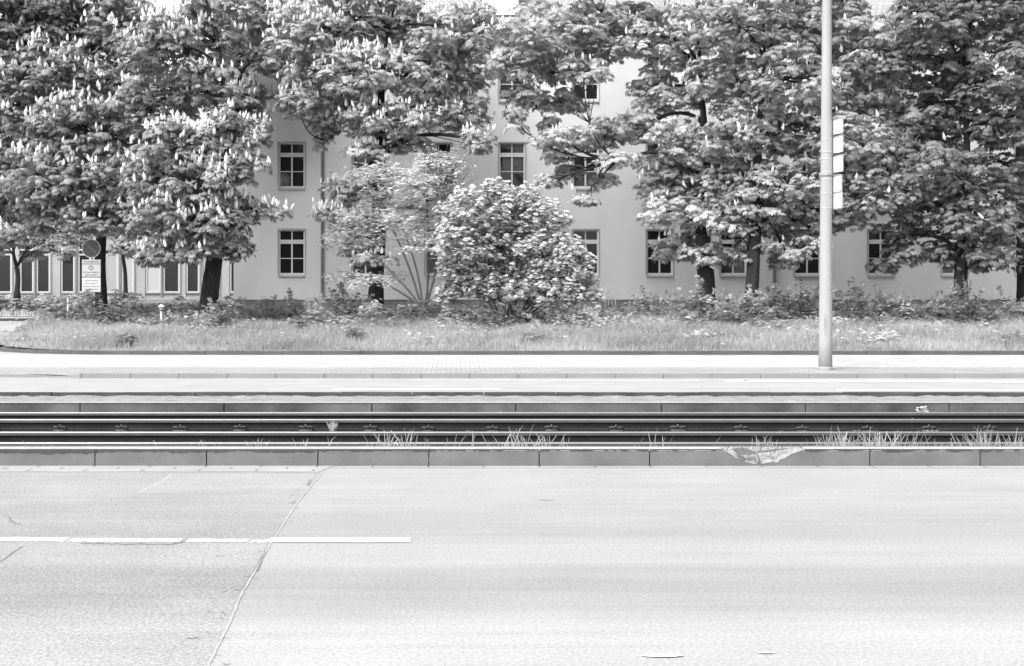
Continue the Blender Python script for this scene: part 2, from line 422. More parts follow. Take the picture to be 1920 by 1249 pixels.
# track bed, rails with clips
sheet('track_bed', [(XL,13.03),(XR,13.03),(XR,21.7),(XL,21.7)], -.262, M['bed'])
rt = -.08
def rail(y, name_label, clip_u0, clip_du, clips):
    root = empty('tram_rail', (0, y, -.235), name_label, 'tram rail', 'tram rails crossing the picture')
    mb = MB(); h = rt
    prof = [(y-.0625,-.235),(y-.0625,-.222),(y-.03,-.208),(y-.009,-.195),(y-.009,-.128),(y-.032,-.120),(y-.032,h-.02),(y+.032,h-.02),(y+.032,-.120),(y+.009,-.128),(y+.009,-.195),(y+.03,-.208),(y+.0625,-.222),(y+.0625,-.235)]
    mb.extrude_x(prof, -30, 30); mb.build('rail_web', M['rail_rust_shaded'], root)
    mb = MB(); prof = [(y-.035,-.125),(y-.036,h-.012),(y-.024,h-.001),(y,h+.002),(y+.024,h-.001),(y+.036,h-.012),(y+.035,-.125)]
    mb.extrude_x(prof, -30, 30); o = mb.build('rail_head', [M['rail_side'], M['rail_top']], root)
    for p in o.data.polygons:
        if abs(p.normal.z) > .5 and p.center.z > 0.13: p.material_index = 1
    if clips:
        yf = y - .062; dx = clip_du/F*yf; x0 = X(clip_u0, yf); c0 = None
        n0 = int((-15-x0)/dx); n1 = int((17-x0)/dx)
        for k in range(n0, n1):
            x = x0 + k*dx
            if c0 is None:
                mb = MB()
                z0 = -.222
                mb.box(x-.09, x+.09, yf-.06, yf+.02, z0-.03, z0+.004)            # base plate
                mb.tube([(x,yf-.01,z0), (x,yf-.01,z0+.075)], .013, 6)           # bolt
                mb.tube([(x,yf-.01,z0+.035), (x,yf-.01,z0+.055)], .024, 6)      # nut
                for s in (-1, 1):
                    mb.tube([(x+s*.02,yf-.03,z0+.02),(x+s*.05,yf-.03,z0+.045),(x+s*.085,yf-.02,z0+.04),(x+s*.1,yf,z0+.012)], .013, 6)
                mb.tube([(x-.03,yf+.01,z0+.035),(x,yf-.035,z0+.05),(x+.03,yf+.01,z0+.035)], .011, 6)
                c0 = mb.build('rail_clip', M['clip'], root, smooth=True); bx = x
            else:
                c = c0.copy(); C.objects.link(c); c.parent = root; q_ = random.uniform(.8, 1.12); jx_ = random.uniform(-.05, .05); bxl = bx; c.scale = (q_, 1, 1); c.location = (x+jx_-bx*q_, 0, random.uniform(-.012, .004))
    return root
rail(16.0, 'nearest tram rail, low behind the grey kerb with grass tufts', 10, 128, True)
rail(17.4, 'second tram rail from the road, brightest polished top', 50, 122, False)
rail(19.4, 'third tram rail from the road, with a row of bolted clips at its foot', 107, 116.5, True)
rail(20.7, 'farthest tram rail, just below the stained concrete edge', 50, 110, False)

# stained retaining edge, mossy strip, dark kerb
mb = MB()
ej = [X(u, 21.6) for u in (-120,150,420,697,967,1240,1510,1780,2060)]; ej = [ej[0]-i*2.19 for i in range(12,0,-1)] + ej + [ej[-1]+i*2.19 for i in range(1,12)]
for a, b in zip(ej[:-1], ej[1:]): mb.box(a+.008, b-.008, 21.6, 21.75, -.35, -.012+random.uniform(-.004,.004))
M['edge'] = rough_mat('edge_stained', .085, .65, 2.2, 45, .2, stretch=(.7,1,.6))
tag(mb.build('platform_edge', M['edge']), kind='structure')
mb = MB(); mb.box(-30, 30, 21.59, 21.74, -.008, .006); tag(mb.build('platform_lip', M['kerb_lip'], bevel=.004), kind='structure')
gx = np.linspace(-30, 30, 400); gy = np.linspace(21.75, 23.5, 9)
mb = MB(); zz = rng.normal(0, .008, (400, 9)); zz[:, 0] = -.01
for i in range(399):
    for j in range(8):
        mb.quad((gx[i],gy[j],zz[i,j]-.012),(gx[i+1],gy[j],zz[i+1,j]-.012),(gx[i+1],gy[j+1],zz[i+1,j+1]-.012),(gx[i],gy[j+1],zz[i,j+1]-.012))
tag(mb.build('median_strip', M['strip'], smooth=True), kind='structure')
mb = MB(); y0 = 23.5; a = -40.0
while a < 40:
    b = a + 1.19
    mb.box(a+.006, b-.006, y0+random.uniform(-.008,.008), y0+.12, -.3, .046+random.uniform(-.004,.004)); a = b
tag(mb.build('median_kerb', M['kerb_dark'], bevel=.006), kind='structure')
# far road
sheet('far_road', [(XL,23.6),(XR,23.6),(XR,29.3),(XL,29.3)], 0, M['road_far'])
def gl(u, v): return G(u, v)
def far_line(pts, w): ribbon('lane_marking', [gl(u, v) for u, v in pts], w, .006, M['paint'], .01, 20)
far_line([(625,730.2),(780,730.4),(940,730.6)], .2); far_line([(1570,732.3),(1750,732.6),(1990,732.8)], .2)
far_line([(925,713.2),(1100,714),(1310,714.5)], .14); far_line([(1365,714),(1400,715),(1640,714.6),(1990,716.5)], .62)
# far kerb with a dip at the left
mb = MB(); yk2 = 29.3
fx = [X(153.5+90.9*i, yk2) for i in range(-22, 40)]
for a, b in zip(fx[:-1], fx[1:]):
    if b > X(70, yk2)+.1: mb.box(max(a,X(150,yk2))+.004, b-.004, yk2, yk2+.15, -.3, .10+random.uniform(-.003,.003)) if b > X(150,yk2) else None
x1, x2, x3 = X(150,yk2), X(112,yk2), X(80,yk2)
mb.add([(x2,yk2+.35,-.3),(x1,yk2,-.3),(x1,yk2,.10),(x2,yk2+.35,.02),(x2,yk2+.5,-.3),(x1,yk2+.15,-.3),(x1,yk2+.15,.10),(x2,yk2+.5,.02)], [(0,1,2,3),(3,2,6,7),(4,7,6,5),(0,3,7,4)])
mb.add([(x3,yk2+.35,-.3),(x2,yk2+.35,-.3),(x2,yk2+.35,.02),(x3,yk2+.35,.035),(x3,yk2+.5,-.3),(x2,yk2+.5,-.3),(x2,yk2+.5,.02),(x3,yk2+.5,.035)], [(0,1,2,3),(3,2,6,7)])
xc = x3
for k in range(14):
    x0_, x1_ = xc-1, xc; ya, yb = yk2+.35+.10*(k+1), yk2+.35+.10*k; za = min(.1,.035+.03*(k+1)); zb = min(.1,.035+.03*k)
    mb.add([(x0_,ya,-.3),(x1_,yb,-.3),(x1_,yb,zb),(x0_,ya,za),(x0_,ya+.15,za),(x1_,yb+.15,zb)], [(0,1,2,3),(3,2,5,4)]); xc -= 1
tag(mb.build('far_kerb', M['kerb_far'], bevel=.008), kind='structure')
sheet('far_road_apron', [(XL,29.3),(x1,29.3),(x1,29.36),(x2,29.72),(x3,29.72),(x3-14,31.1),(XL,32)], .002, M['road_far'])
# pavement: grey band then light blocks, rising gently
def pz(y): return .092 + (y-29.4)*(.15/7.4)
strip_sheet('pavement', [(29.44,.092),(31.55,pz(31.55))], (x1, XR), M['pave_grey'])
mb = MB(); mb.poly([(x1,29.44,.0925),(x1,31.55,pz(31.55)),(XL,31.55,pz(31.55)),(x3-14,31.3,.09),(x3,29.87,.05),(x2,29.87,.03)]); tag(mb.build('pavement', M['pave_grey']), kind='structure')
strip_sheet('cycle_path', [(31.55,pz(31.55)),(36.9,pz(36.9))], (XL, XR), M['pave'])
ribbon('pavement_joint', [(X(185,31.4),31.35),(X(240,31.4),31.4),(X(256,31.8),31.9)], .02, .155, M['crack'], .01)

# island outline (kerb) and bank
outline = [(60,36.8),(-6.5,36.8),(-8.4,36.85),(-9.8,37.05),(-11.1,37.5),(-12.1,38.2),(-12.9,39.2),(-13.2,40.6),(-13.25,42.3),(-13.8,48),(-15.6,58),(-17,64)]
def left_edge(y):
    pts = outline[1:]
    for (xa_, ya_), (xb_, yb_) in zip(pts[:-1], pts[1:]):
        if ya_ <= y <= yb_ and yb_ > ya_: return xa_ + (xb_-xa_)*(y-ya_)/(yb_-ya_)
    return pts[-1][0] if y > 64 else pts[0][0]
def side_z(y): return .245 + max(0, y-36.9)*.0242
def bank_z(x, y):
    t = np.interp(y, [36.8, 38, 44, 50, 58, 70], [.335, .42, .90, 1.30, 1.80, 1.85])
    return float(t) + .04*math.sin(x*1.3+y)*min(1, (y-36.8)/3)
mb = MB()
ys = [36.92,37.1,37.4,37.8,38.4,39.2,40.4,42,44,46,48,50,52,54,56,58,61,64]
for a, b in zip(ys[:-1], ys[1:]):
    n = 60; la, lb = left_edge(a)+.1, left_edge(b)+.1
    for i in range(n):
        t0, t1 = i/n, (i+1)/n
        xs = [la+(60-la)*t0, la+(60-la)*t1, lb+(60-lb)*t1, lb+(60-lb)*t0]
        mb.quad(*[(x_, y_, bank_z(x_, y_)) for x_, y_ in zip(xs, (a,a,b,b))])
tag(mb.build('lawn', M['lawn'], smooth=True), kind='structure')
M['kerb_back'] = rough_mat('kerb_back_stone', .075, .3, 1.8, 50, .25)
mb = MB()
op = []
for a, b in zip(outline[:-1], outline[1:]):
    n = max(1, int(math.hypot(b[0]-a[0], b[1]-a[1])/1.0))
    op += [(a[0]+(b[0]-a[0])*i/n, a[1]+(b[1]-a[1])*i/n) for i in range(n)]
op.append(outline[-1])
for i, (a, b) in enumerate(zip(op[:-1], op[1:])):
    dx, dy = b[0]-a[0], b[1]-a[1]; l = math.hypot(dx, dy); nx, ny = dy/l, -dx/l     # inward = right side of travel
    if ny < 0: nx, ny = nx, ny
    inn = (nx*.12, ny*.12)
    za = side_z(a[1])+.10; zb = side_z(b[1])+.10; j = random.uniform(-.006,.006); e = .003
    a2 = (a[0]+dx/l*e, a[1]+dy/l*e); b2 = (b[0]-dx/l*e, b[1]-dy/l*e)
    vs = [(a2[0],a2[1],-.3),(b2[0],b2[1],-.3),(b2[0]+inn[0],b2[1]+inn[1],-.3),(a2[0]+inn[0],a2[1]+inn[1],-.3)]
    vs += [(x_, y_, z_+j) for (x_, y_, _), z_ in zip(vs, (za, zb, zb, za))]
    mb.add(vs, [(4,5,6,7),(0,1,5,4),(1,2,6,5),(2,3,7,6),(3,0,4,7)])
tag(mb.build('island_kerb', M['kerb_back'], bevel=.008), kind='structure')
strip_sheet('side_street', [(36.9,pz(36.9)-.003),(40,side_z(40)),(64.0,side_z(64))], (XL, -8), M['side_road'])
mb = MB(); mb.box(XL, -17, 64, 64.2, .3, side_z(64)+.13); tag(mb.build('side_kerb', M['kerb_dark']), kind='structure')
strip_sheet('side_pavement', [(64.2,side_z(64)+.12),(68.5,side_z(64)+.25)], (XL,-10), M['pave'])
ribbon('side_road_joint', [(-40,58),(-18.5,59.5),(-16,61)], .12, side_z(61)+.01, M['crack'], .02)
strip_sheet('yard', [(63.9,1.78),(72,1.8)], (-18, 5), M['lawn'])
exec_later = []

# ---------------------------------------------------------------- buildings
YB = 52.0
bld = empty('rendered_building', (X(438, YB)+15, YB, 1.3), 'long pale rendered three-storey building with rows of white windows behind the chestnuts', 'building')
cols = [547, 685, 822, 960, 1098, 1237, 1375, 1514, 1652, 1790, 1928, 2066]
rows = [(431, 517), (268, 354), (105, 190)]
wx = [(X(c-24.5, YB), X(c+24.5, YB)) for c in cols]
wz = [(Z(b, YB), Z(t, YB)) for t, b in rows]
xL, xR = X(438, YB), X(2200, YB)
zG, zP, zE = .3, Z(562, YB), Z(64, YB)
xs = sorted([xL, xR] + [q for w in wx for q in w]); zs = sorted([zP, zE] + [q for w in wz for q in w])
mb = MB()
for i in range(len(xs)-1):
    for j in range(len(zs)-1):
        cx, cz = (xs[i]+xs[i+1])/2, (zs[j]+zs[j+1])/2
        if any(a < cx < b for a, b in wx) and any(a < cz < b for a, b in wz): continue
        mb.quad((xs[i],YB,zs[j]),(xs[i+1],YB,zs[j]),(xs[i+1],YB,zs[j+1]),(xs[i],YB,zs[j+1]))
dp = .13
for (a, b) in wx:
    for (c, d_) in wz:
        mb.quad((a,YB,c),(a,YB+dp,c),(a,YB+dp,d_),(a,YB,d_)); mb.quad((b,YB,c),(b,YB,d_),(b,YB+dp,d_),(b,YB+dp,c))
        mb.quad((a,YB,d_),(a,YB+dp,d_),(b,YB+dp,d_),(b,YB,d_)); mb.quad((a,YB,c),(b,YB,c),(b,YB+dp,c),(a,YB+dp,c))
mb.quad((xL,YB,zP),(xL,YB+12,zP),(xL,YB+12,zE),(xL,YB,zE)); mb.quad((xR,YB,zP),(xR,YB+12,zP),(xR,YB+12,zE),(xR,YB,zE))
mb.quad((xL,YB+12,zP),(xR,YB+12,zP),(xR,YB+12,zE),(xL,YB+12,zE))
mb.build('wall', M['render'], bld)
mb = MB(); mb.box(xL+.02, xR-.02, YB+.03, YB+11.9, zG, zP-.005); mb.build('plinth', M['plinth'], bld)
mb = MB(); mb.box(xL-.3, xR+.3, YB-.32, YB+12.3, zE, zE+.09)
mb.build('eaves', M['frame'], bld)
mb = MB(); mb.tube([(xL-.3,YB-.36,zE+.09),(xR+.3,YB-.36,zE+.09)], .075, 8); mb.build('rain_gutter', M['metal_dark'], bld)
mb = MB(); zr = zE + 4.6
mb.add([(xL-.3,YB-.3,zE+.092),(xR+.3,YB-.3,zE+.092),(xR+.3,YB+12.3,zE+.092),(xL-.3,YB+12.3,zE+.092),(xL+3,YB+5.5,zr),(xR-3,YB+5.5,zr),(xR-3,YB+6.5,zr),(xL+3,YB+6.5,zr)], [(0,1,5,4),(1,2,6,5),(2,3,7,6),(3,0,4,7),(4,5,6,7)])
roof = mb.build('roof', M['roof'], bld)
# dormer
yd = YB+.6; dz0 = Z(28, yd); dx0, dx1 = X(906, yd), X(972, yd)
mb = MB(); mb.box(dx0, dx1, yd, yd+3, dz0-.9, dz0+1.7); dm = mb.build('dormer', M['white'], bld)
mb = MB(); mb.box(dx0-.12, dx1+.12, yd-.12, yd+3.2, dz0+1.7, dz0+1.8); mb.box(dx0-.1, dx0, yd-.02, yd+3, dz0-.3, dz0+1.7); mb.build('dormer_roof', M['metal_dark'], dm)
mb = MB(); mb.box(dx0-.05, dx1+.05, yd-.1, yd-.005, dz0-.02, dz0+.06); mb.build('sill', M['white'], dm)

def make_window(x0, x1, z0, z1, y, parent):
    """white casement: transom light with two panes over a four-pane casement"""
    w, h = x1-x0, z1-z0; yf = y+.07
    mb = MB(); fr = .055
    zt = z0 + h*.75                                   # transom rail centre
    sb = .10
    mb.box(x0, x0+fr, yf, yf+.06, z0, z1); mb.box(x1-fr, x1, yf, yf+.06, z0, z1)
    mb.box(x0+fr, x1-fr, yf+.002, yf+.058, z1-.045, z1); mb.box(x0+fr, x1-fr, yf+.002, yf+.058, z0, z0+.10)
    mb.box(x0+fr, x1-fr, yf-.015, yf+.058, zt-.09, zt+.06)
    xm = (x0+x1)/2
    mb.box(xm-.028, xm+.028, yf-.005, yf+.055, z0+.10, zt-.09); mb.box(xm-.02, xm+.02, yf+.003, yf+.055, zt+.06, z1-.045)
    zm = (z0+.10+zt-.09)/2
    mb.box(x0+fr, xm-.028, yf+.006, yf+.05, zm-.016, zm+.016); mb.box(xm+.028, x1-fr, yf+.006, yf+.05, zm-.016, zm+.016)
    fo = mb.build('window', M['frame'], parent)
    mb = MB()
    mb.box(x0+fr, x1-fr, yf+.028, yf+.036, z0+.1, z1-.045); p = mb.build('pane', M['glass'], fo)
    mb = MB(); mb.box(x0-.015, x1+.015, y-.05, yf-.003, z0-.05, z0-.012); mb.box(x0+.004, x1-.004, y+.004, yf-.003, z0-.012, z0+.02); s = mb.build('sill', M['reveal'], fo)
    mb = MB(); e = .045
    mb.add([(x0-e,y-.012,z0),(x0-.001,y-.012,z0),(x0-.001,y-.012,z1+.001),(x1+.001,y-.012,z1+.001),(x1+.001,y-.012,z0),(x1+e,y-.012,z0),(x1+e,y-.012,z1+e),(x0-e,y-.012,z1+e)], [(0,1,2,7),(2,3,6,7),(3,4,5,6)])
    o_ = [(x0-e,z0),(x0-e,z1+e),(x1+e,z1+e),(x1+e,z0)]
    for (xa_,za_),(xb_,zb_) in zip(o_[:-1], o_[1:]): mb.quad((xa_,y-.012,za_),(xb_,y-.012,zb_),(xb_,y-.001,zb_),(xa_,y-.001,za_))
    mb.build('window_surround', M['reveal'], fo)
    return fo
def copy_part(o, parent, off):
    c = o.copy(); C.objects.link(c); c.parent = parent; c.location = o.location + Vector(off)
    for ch in o.children:
        k = ch.copy(); C.objects.link(k); k.parent = c
    return c
w0 = make_window(wx[0][0], wx[0][1], wz[0][0], wz[0][1], YB, bld)
for i, (a, b) in enumerate(wx):
    for j, (c, d_) in enumerate(wz):
        if i == j == 0: continue
        copy_part(w0, bld, (a-wx[0][0], 0, c-wz[0][0]))
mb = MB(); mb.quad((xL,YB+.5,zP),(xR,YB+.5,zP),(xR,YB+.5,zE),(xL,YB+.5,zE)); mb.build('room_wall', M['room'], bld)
for u, vt in ((604, 66), (1452, 66)):
    mb = MB(); x_ = X(u, YB-.1); mb.tube([(x_,YB-.36,Z(vt,YB)),(x_,YB-.2,Z(vt,YB)-.4),(x_,YB-.09,Z(vt,YB)-.7),(x_,YB-.09,Z(575,YB))], .055, 8)
    o = mb.build('downpipe', M['metal_dark'], bld)
    mb = MB()
    for zz_ in np.arange(2.4, 11, 1.6): mb.tube([(x_,YB-.09,zz_),(x_,YB-.09,zz_+.05)], .068, 8)
    mb.build('bracket', M['metal_dark'], o)

M['curtain_dim'] = plain('curtain_dim', .10, .8, var=.3, s=6)
for (i, j, f0, f1, lo) in ((6,0,.5,1.0,0.0),(2,0,0,.45,0),(3,1,.1,.9,.45),(1,1,0,1,.6),(7,1,.5,1,0),(9,0,0,.5,0),(5,2,.0,.4,0)):
    x0, x1 = wx[i]; z0, z1 = wz[j]; mb = MB(); yy = YB+.07+.0265; xa_, xb_ = x0+.06+(x1-x0-.12)*f0, x0+.06+(x1-x0-.12)*f1; n = 8; zb_ = z0+.1+(z1-z0)*.6*lo; zt_ = z0+(z1-z0)*.7
    vs = [(xa_+(xb_-xa_)*k/n, yy-(.004 if k % 2 else 0), z) for z in (zb_, zt_) for k in range(n+1)]
    mb.add(vs, [(k, k+1, n+2+k, n+1+k) for k in range(n)]); mb.build('curtain', M['curtain_dim'], bld)

# glazed building behind, left
YG = 68.0
gb = empty('glazed_building', (X(200,YG), YG, 1.2), 'office building with stone piers and wide framed windows behind the left trees', 'building')
bays = [(-120,-92),(-86,-58),(-43,-16),(-10,22),(36,63),(67,94),(113,140),(145,170),(196,222),(227,251),(272,301),(305,337),(348,374),(380,411),(430,458),(463,490)]
zb0, zb1, zt0, zt1 = Z(549, YG), Z(476, YG), Z(470, YG), Z(440, YG)
zg = .9; ztop = Z(250, YG)
gx0, gx1 = X(-600, YG), X(640, YG)
mb = MB()
xsb = [gx0]
for a, b in bays: xsb += [X(a,YG), X(b,YG)]
xsb.append(gx1)
for i in range(0, len(xsb), 2): mb.box(xsb[i], xsb[i+1], YG, YG+.3, zg, zt1)          # piers
mb.box(gx0, gx1, YG-.02, YG+.3, zt1, ztop)
for k, v in ((0, 0),): pass
for a, b in bays: mb.box(X(a,YG), X(b,YG), YG+.04, YG+.3, zg, zb0-.06)
mb.box(gx0, gx1, YG+.32, YG+14, zg, ztop-.1)
gw = mb.build('wall', M['pier'], gb)
mb = MB(); mb.box(gx0-.2, gx1+.2, YG-.3, YG+14.2, ztop, ztop+.25); mb.build('roof', M['metal_dark'], gb)
kinds = ['d','d','d','d','d','d','d','d','s','s','b','d','d','b','d','d']
for (a, b), kd in zip(bays, kinds):
    xa_, xb_ = X(a, YG), X(b, YG); f_ = .09
    mb = MB()
    for (c, d_) in ((zb0, zb1), (zt0, zt1)):
        mb.box(xa_+.01, xa_+f_, YG+.06, YG+.14, c, d_); mb.box(xb_-f_, xb_-.01, YG+.06, YG+.14, c, d_)
        mb.box(xa_+f_, xb_-f_, YG+.062, YG+.138, d_-f_*.8, d_); mb.box(xa_+f_, xb_-f_, YG+.062, YG+.138, c, c+f_*.8)
    wf = mb.build('window', M['frame_annex'], gb)
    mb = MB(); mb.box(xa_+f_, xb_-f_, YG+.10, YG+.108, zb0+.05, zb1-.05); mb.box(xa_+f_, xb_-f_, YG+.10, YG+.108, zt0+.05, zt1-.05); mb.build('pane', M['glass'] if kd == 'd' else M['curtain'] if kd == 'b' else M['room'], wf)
    mb = MB(); mb.box(xa_, xb_, YG-.03, YG+.05, zb0-.055, zb0-.005); mb.build('sill', M['metal_dark'], wf)
    if kd == 's':
        mb = MB(); n = 9
        for k in range(n):
            q = xa_+f_+(xb_-xa_-2*f_)*(k+.5)/n
            mb.box(q-.022, q+.022, YG+.08, YG+.095, zb0+.06, zb1-.06); mb.box(q-.022, q+.022, YG+.08, YG+.095, zt0+.06, zt1-.06)
        mb.build('slat_blind', M['curtain'], wf)
    mb = MB(); mb.box(xb_+.01 if b-a > 0 else xb_, xb_+.09, YG-.025, YG-.005, zg, zt1-.01); mb.build('mullion_strip', M['metal_dark'], gb)

# ---------------------------------------------------------------- foliage machinery
def chestnut_template():
    V = []; T = []
    angs = [-118, -78, -40, 0, 40, 78, 118]; lens = [.10, .155, .19, .205, .19, .155, .10]
    for a, l in zip(angs, lens):
        c, s = math.cos(R(a)), math.sin(R(a)); w = l*.23; o = len(V)
        def q(r, t, z): return (c*r - s*t, s*r + c*t, z)
        V += [q(.01, 0, 0), q(l*.62, -w, -.10*l), q(l*.62, w, -.10*l), q(l, 0, -.42*l), q(l*.6, 0, -.02*l)]
        T += [(o, o+1, o+4), (o, o+4, o+2), (o+1, o+3, o+4), (o+4, o+3, o+2)]
    return np.array(V), np.array(T)
def simple_template(n=3, l=.07, w=.4):
    V = []; T = []
    for k in range(n):
        a = (k-(n-1)/2)*1.5/max(1,n-1)*1.2 if n > 1 else 0; c, s = math.cos(a), math.sin(a); o = len(V)
        def q(r, t, z): return (c*r - s*t, s*r + c*t, z)
        V += [q(0,0,0), q(l*.5,-w*l,-.03*l), q(l*.5,w*l,-.03*l), q(l,0,-.2*l)]
        T += [(o,o+1,o+3), (o,o+3,o+2)]
    return np.array(V), np.array(T)
def candle_template(h=.215, r=.052):
    V = []; T = []
    lev = [(0, .6), (.25, 1.0), (.6, .65), (1.0, .08)]; n = 5
    for i, (z, q) in enumerate(lev):
        for k in range(n):
            a = 2*math.pi*(k+.5*(i % 2))/n; rr_ = r*q*(1.25 if k % 2 else .8); V.append((rr_*math.cos(a), rr_*math.sin(a), z*h))
    for i in range(len(lev)-1):
        for k in range(n):
            k2 = (k+1) % n; a, b, c, d_ = i*n+k, i*n+k2, (i+1)*n+k2, (i+1)*n+k
            T += [(a,b,c), (a,c,d_)]
    return np.array(V), np.array(T)
def umbel_template(r=.085):
    V = [(0,0,.035)]; T = []; n = 9
    for ring, (q, z) in enumerate(((.55,.028),(1.0,0.0),(.8,-.02))):
        for k in range(n):
            a = 2*math.pi*(k+.5*ring)/n; j = 1.15 if (k+ring) % 2 else .85
            V.append((r*q*j*math.cos(a), r*q*j*math.sin(a), z + (.008 if k % 2 else -.006)))
    for k in range(n): T.append((0, 1+k, 1+(k+1) % n))
    for ring in range(2):
        for k in range(n):
            a, b = 1+ring*n+k, 1+ring*n+(k+1) % n; c, d_ = 1+(ring+1)*n+(k+1) % n, 1+(ring+1)*n+k
            T += [(a,b,c), (a,c,d_)]
    return np.array(V), np.array(T)
LEAF = chestnut_template(); SMALL = simple_template(3, .085, .3); TINY = simple_template(3, .055, .3); NARROW = simple_template(5, .10, .13); CANDLE = candle_template(); UMBEL = umbel_template()

def orient(pos, fwd, up, scale, tmpl):
    """stack copies of tmpl: local X->fwd, Z->up(orthogonalised)"""
    V, T = tmpl; n = len(pos)
    f = fwd/np.linalg.norm(fwd, axis=1, keepdims=True)
    s = np.cross(up, f); s /= (np.linalg.norm(s, axis=1, keepdims=True)+1e-9); u = np.cross(f, s)
    W = V[None,:,0,None]*f[:,None,:] + V[None,:,1,None]*s[:,None,:] + V[None,:,2,None]*u[:,None,:]
    W = W*scale[:,None,None] + pos[:,None,:]
    TT = (T[None] + (np.arange(n)*len(V))[:,None,None]).reshape(-1, 3)
    return W.reshape(-1, 3), TT
def sph(n, g): 
    z = g.uniform(-1, 1, n); a = g.uniform(0, 2*np.pi, n); r = np.sqrt(1-z*z); return np.stack([r*np.cos(a), r*np.sin(a), z], 1)
def lobe_clusters(c, r, n, g, fill=.25):
    """cluster centres on the shell of an ellipsoid, some inside"""
    dd = sph(n, g); dd[:,2] = np.where((dd[:,2] < -.5), dd[:,2]*.8, dd[:,2])
    rad = np.where(g.random(n) < fill, g.uniform(.3,.8,n), g.uniform(.82,1.06,n))
    return np.array(c) + dd*rad[:,None]*np.array(r), dd
def whorls(cc, g, nl=22, rad=.34, tmpl=LEAF, smin=.8, smax=1.25, flat=.55, droop=.5):
    """domes of leaves round each cluster centre"""
    n = len(cc)*nl
    c = np.repeat(cc, nl, 0); R_ = np.repeat(g.uniform(.65,1.25,len(cc)), nl)*rad
    az = g.uniform(0, 2*np.pi, n); el = g.uniform(-.35, 1.35, n)
    hd = np.stack([np.cos(az), np.sin(az), np.zeros(n)], 1)
    pos = c + hd*(np.cos(el)*R_)[:,None]; pos[:,2] += np.sin(el)*R_*flat - .1*R_
    t = g.normal(droop, .28, n) + (1.0-el)*.18
    fwd = hd*np.cos(t)[:,None]; fwd[:,2] -= np.sin(t)
    up = np.zeros((n,3)); up[:,2] = 1; up += hd*.35 + g.normal(0,.18,(n,3))
    rnd = np.clip(np.repeat(g.uniform(.1,.9,len(cc)), nl) + g.normal(0,.2,n), 0, 1)
    V, T = orient(pos, fwd, up, g.uniform(smin, smax, n), tmpl)
    return V, T, np.repeat(rnd, len(tmpl[1]))

def merge(parts):
    Vs, Ts, Rs, o = [], [], [], 0
    for V, T, r in parts: Vs.append(V); Ts.append(T+o); Rs.append(r); o += len(V)
    return np.concatenate(Vs), np.concatenate(Ts), np.concatenate(Rs)
def bez(a, b, c, n=7):
    return [(a*(1-t)**2 + b*2*t*(1-t) + c*t*t) for t in [i/(n-1) for i in range(n)]]

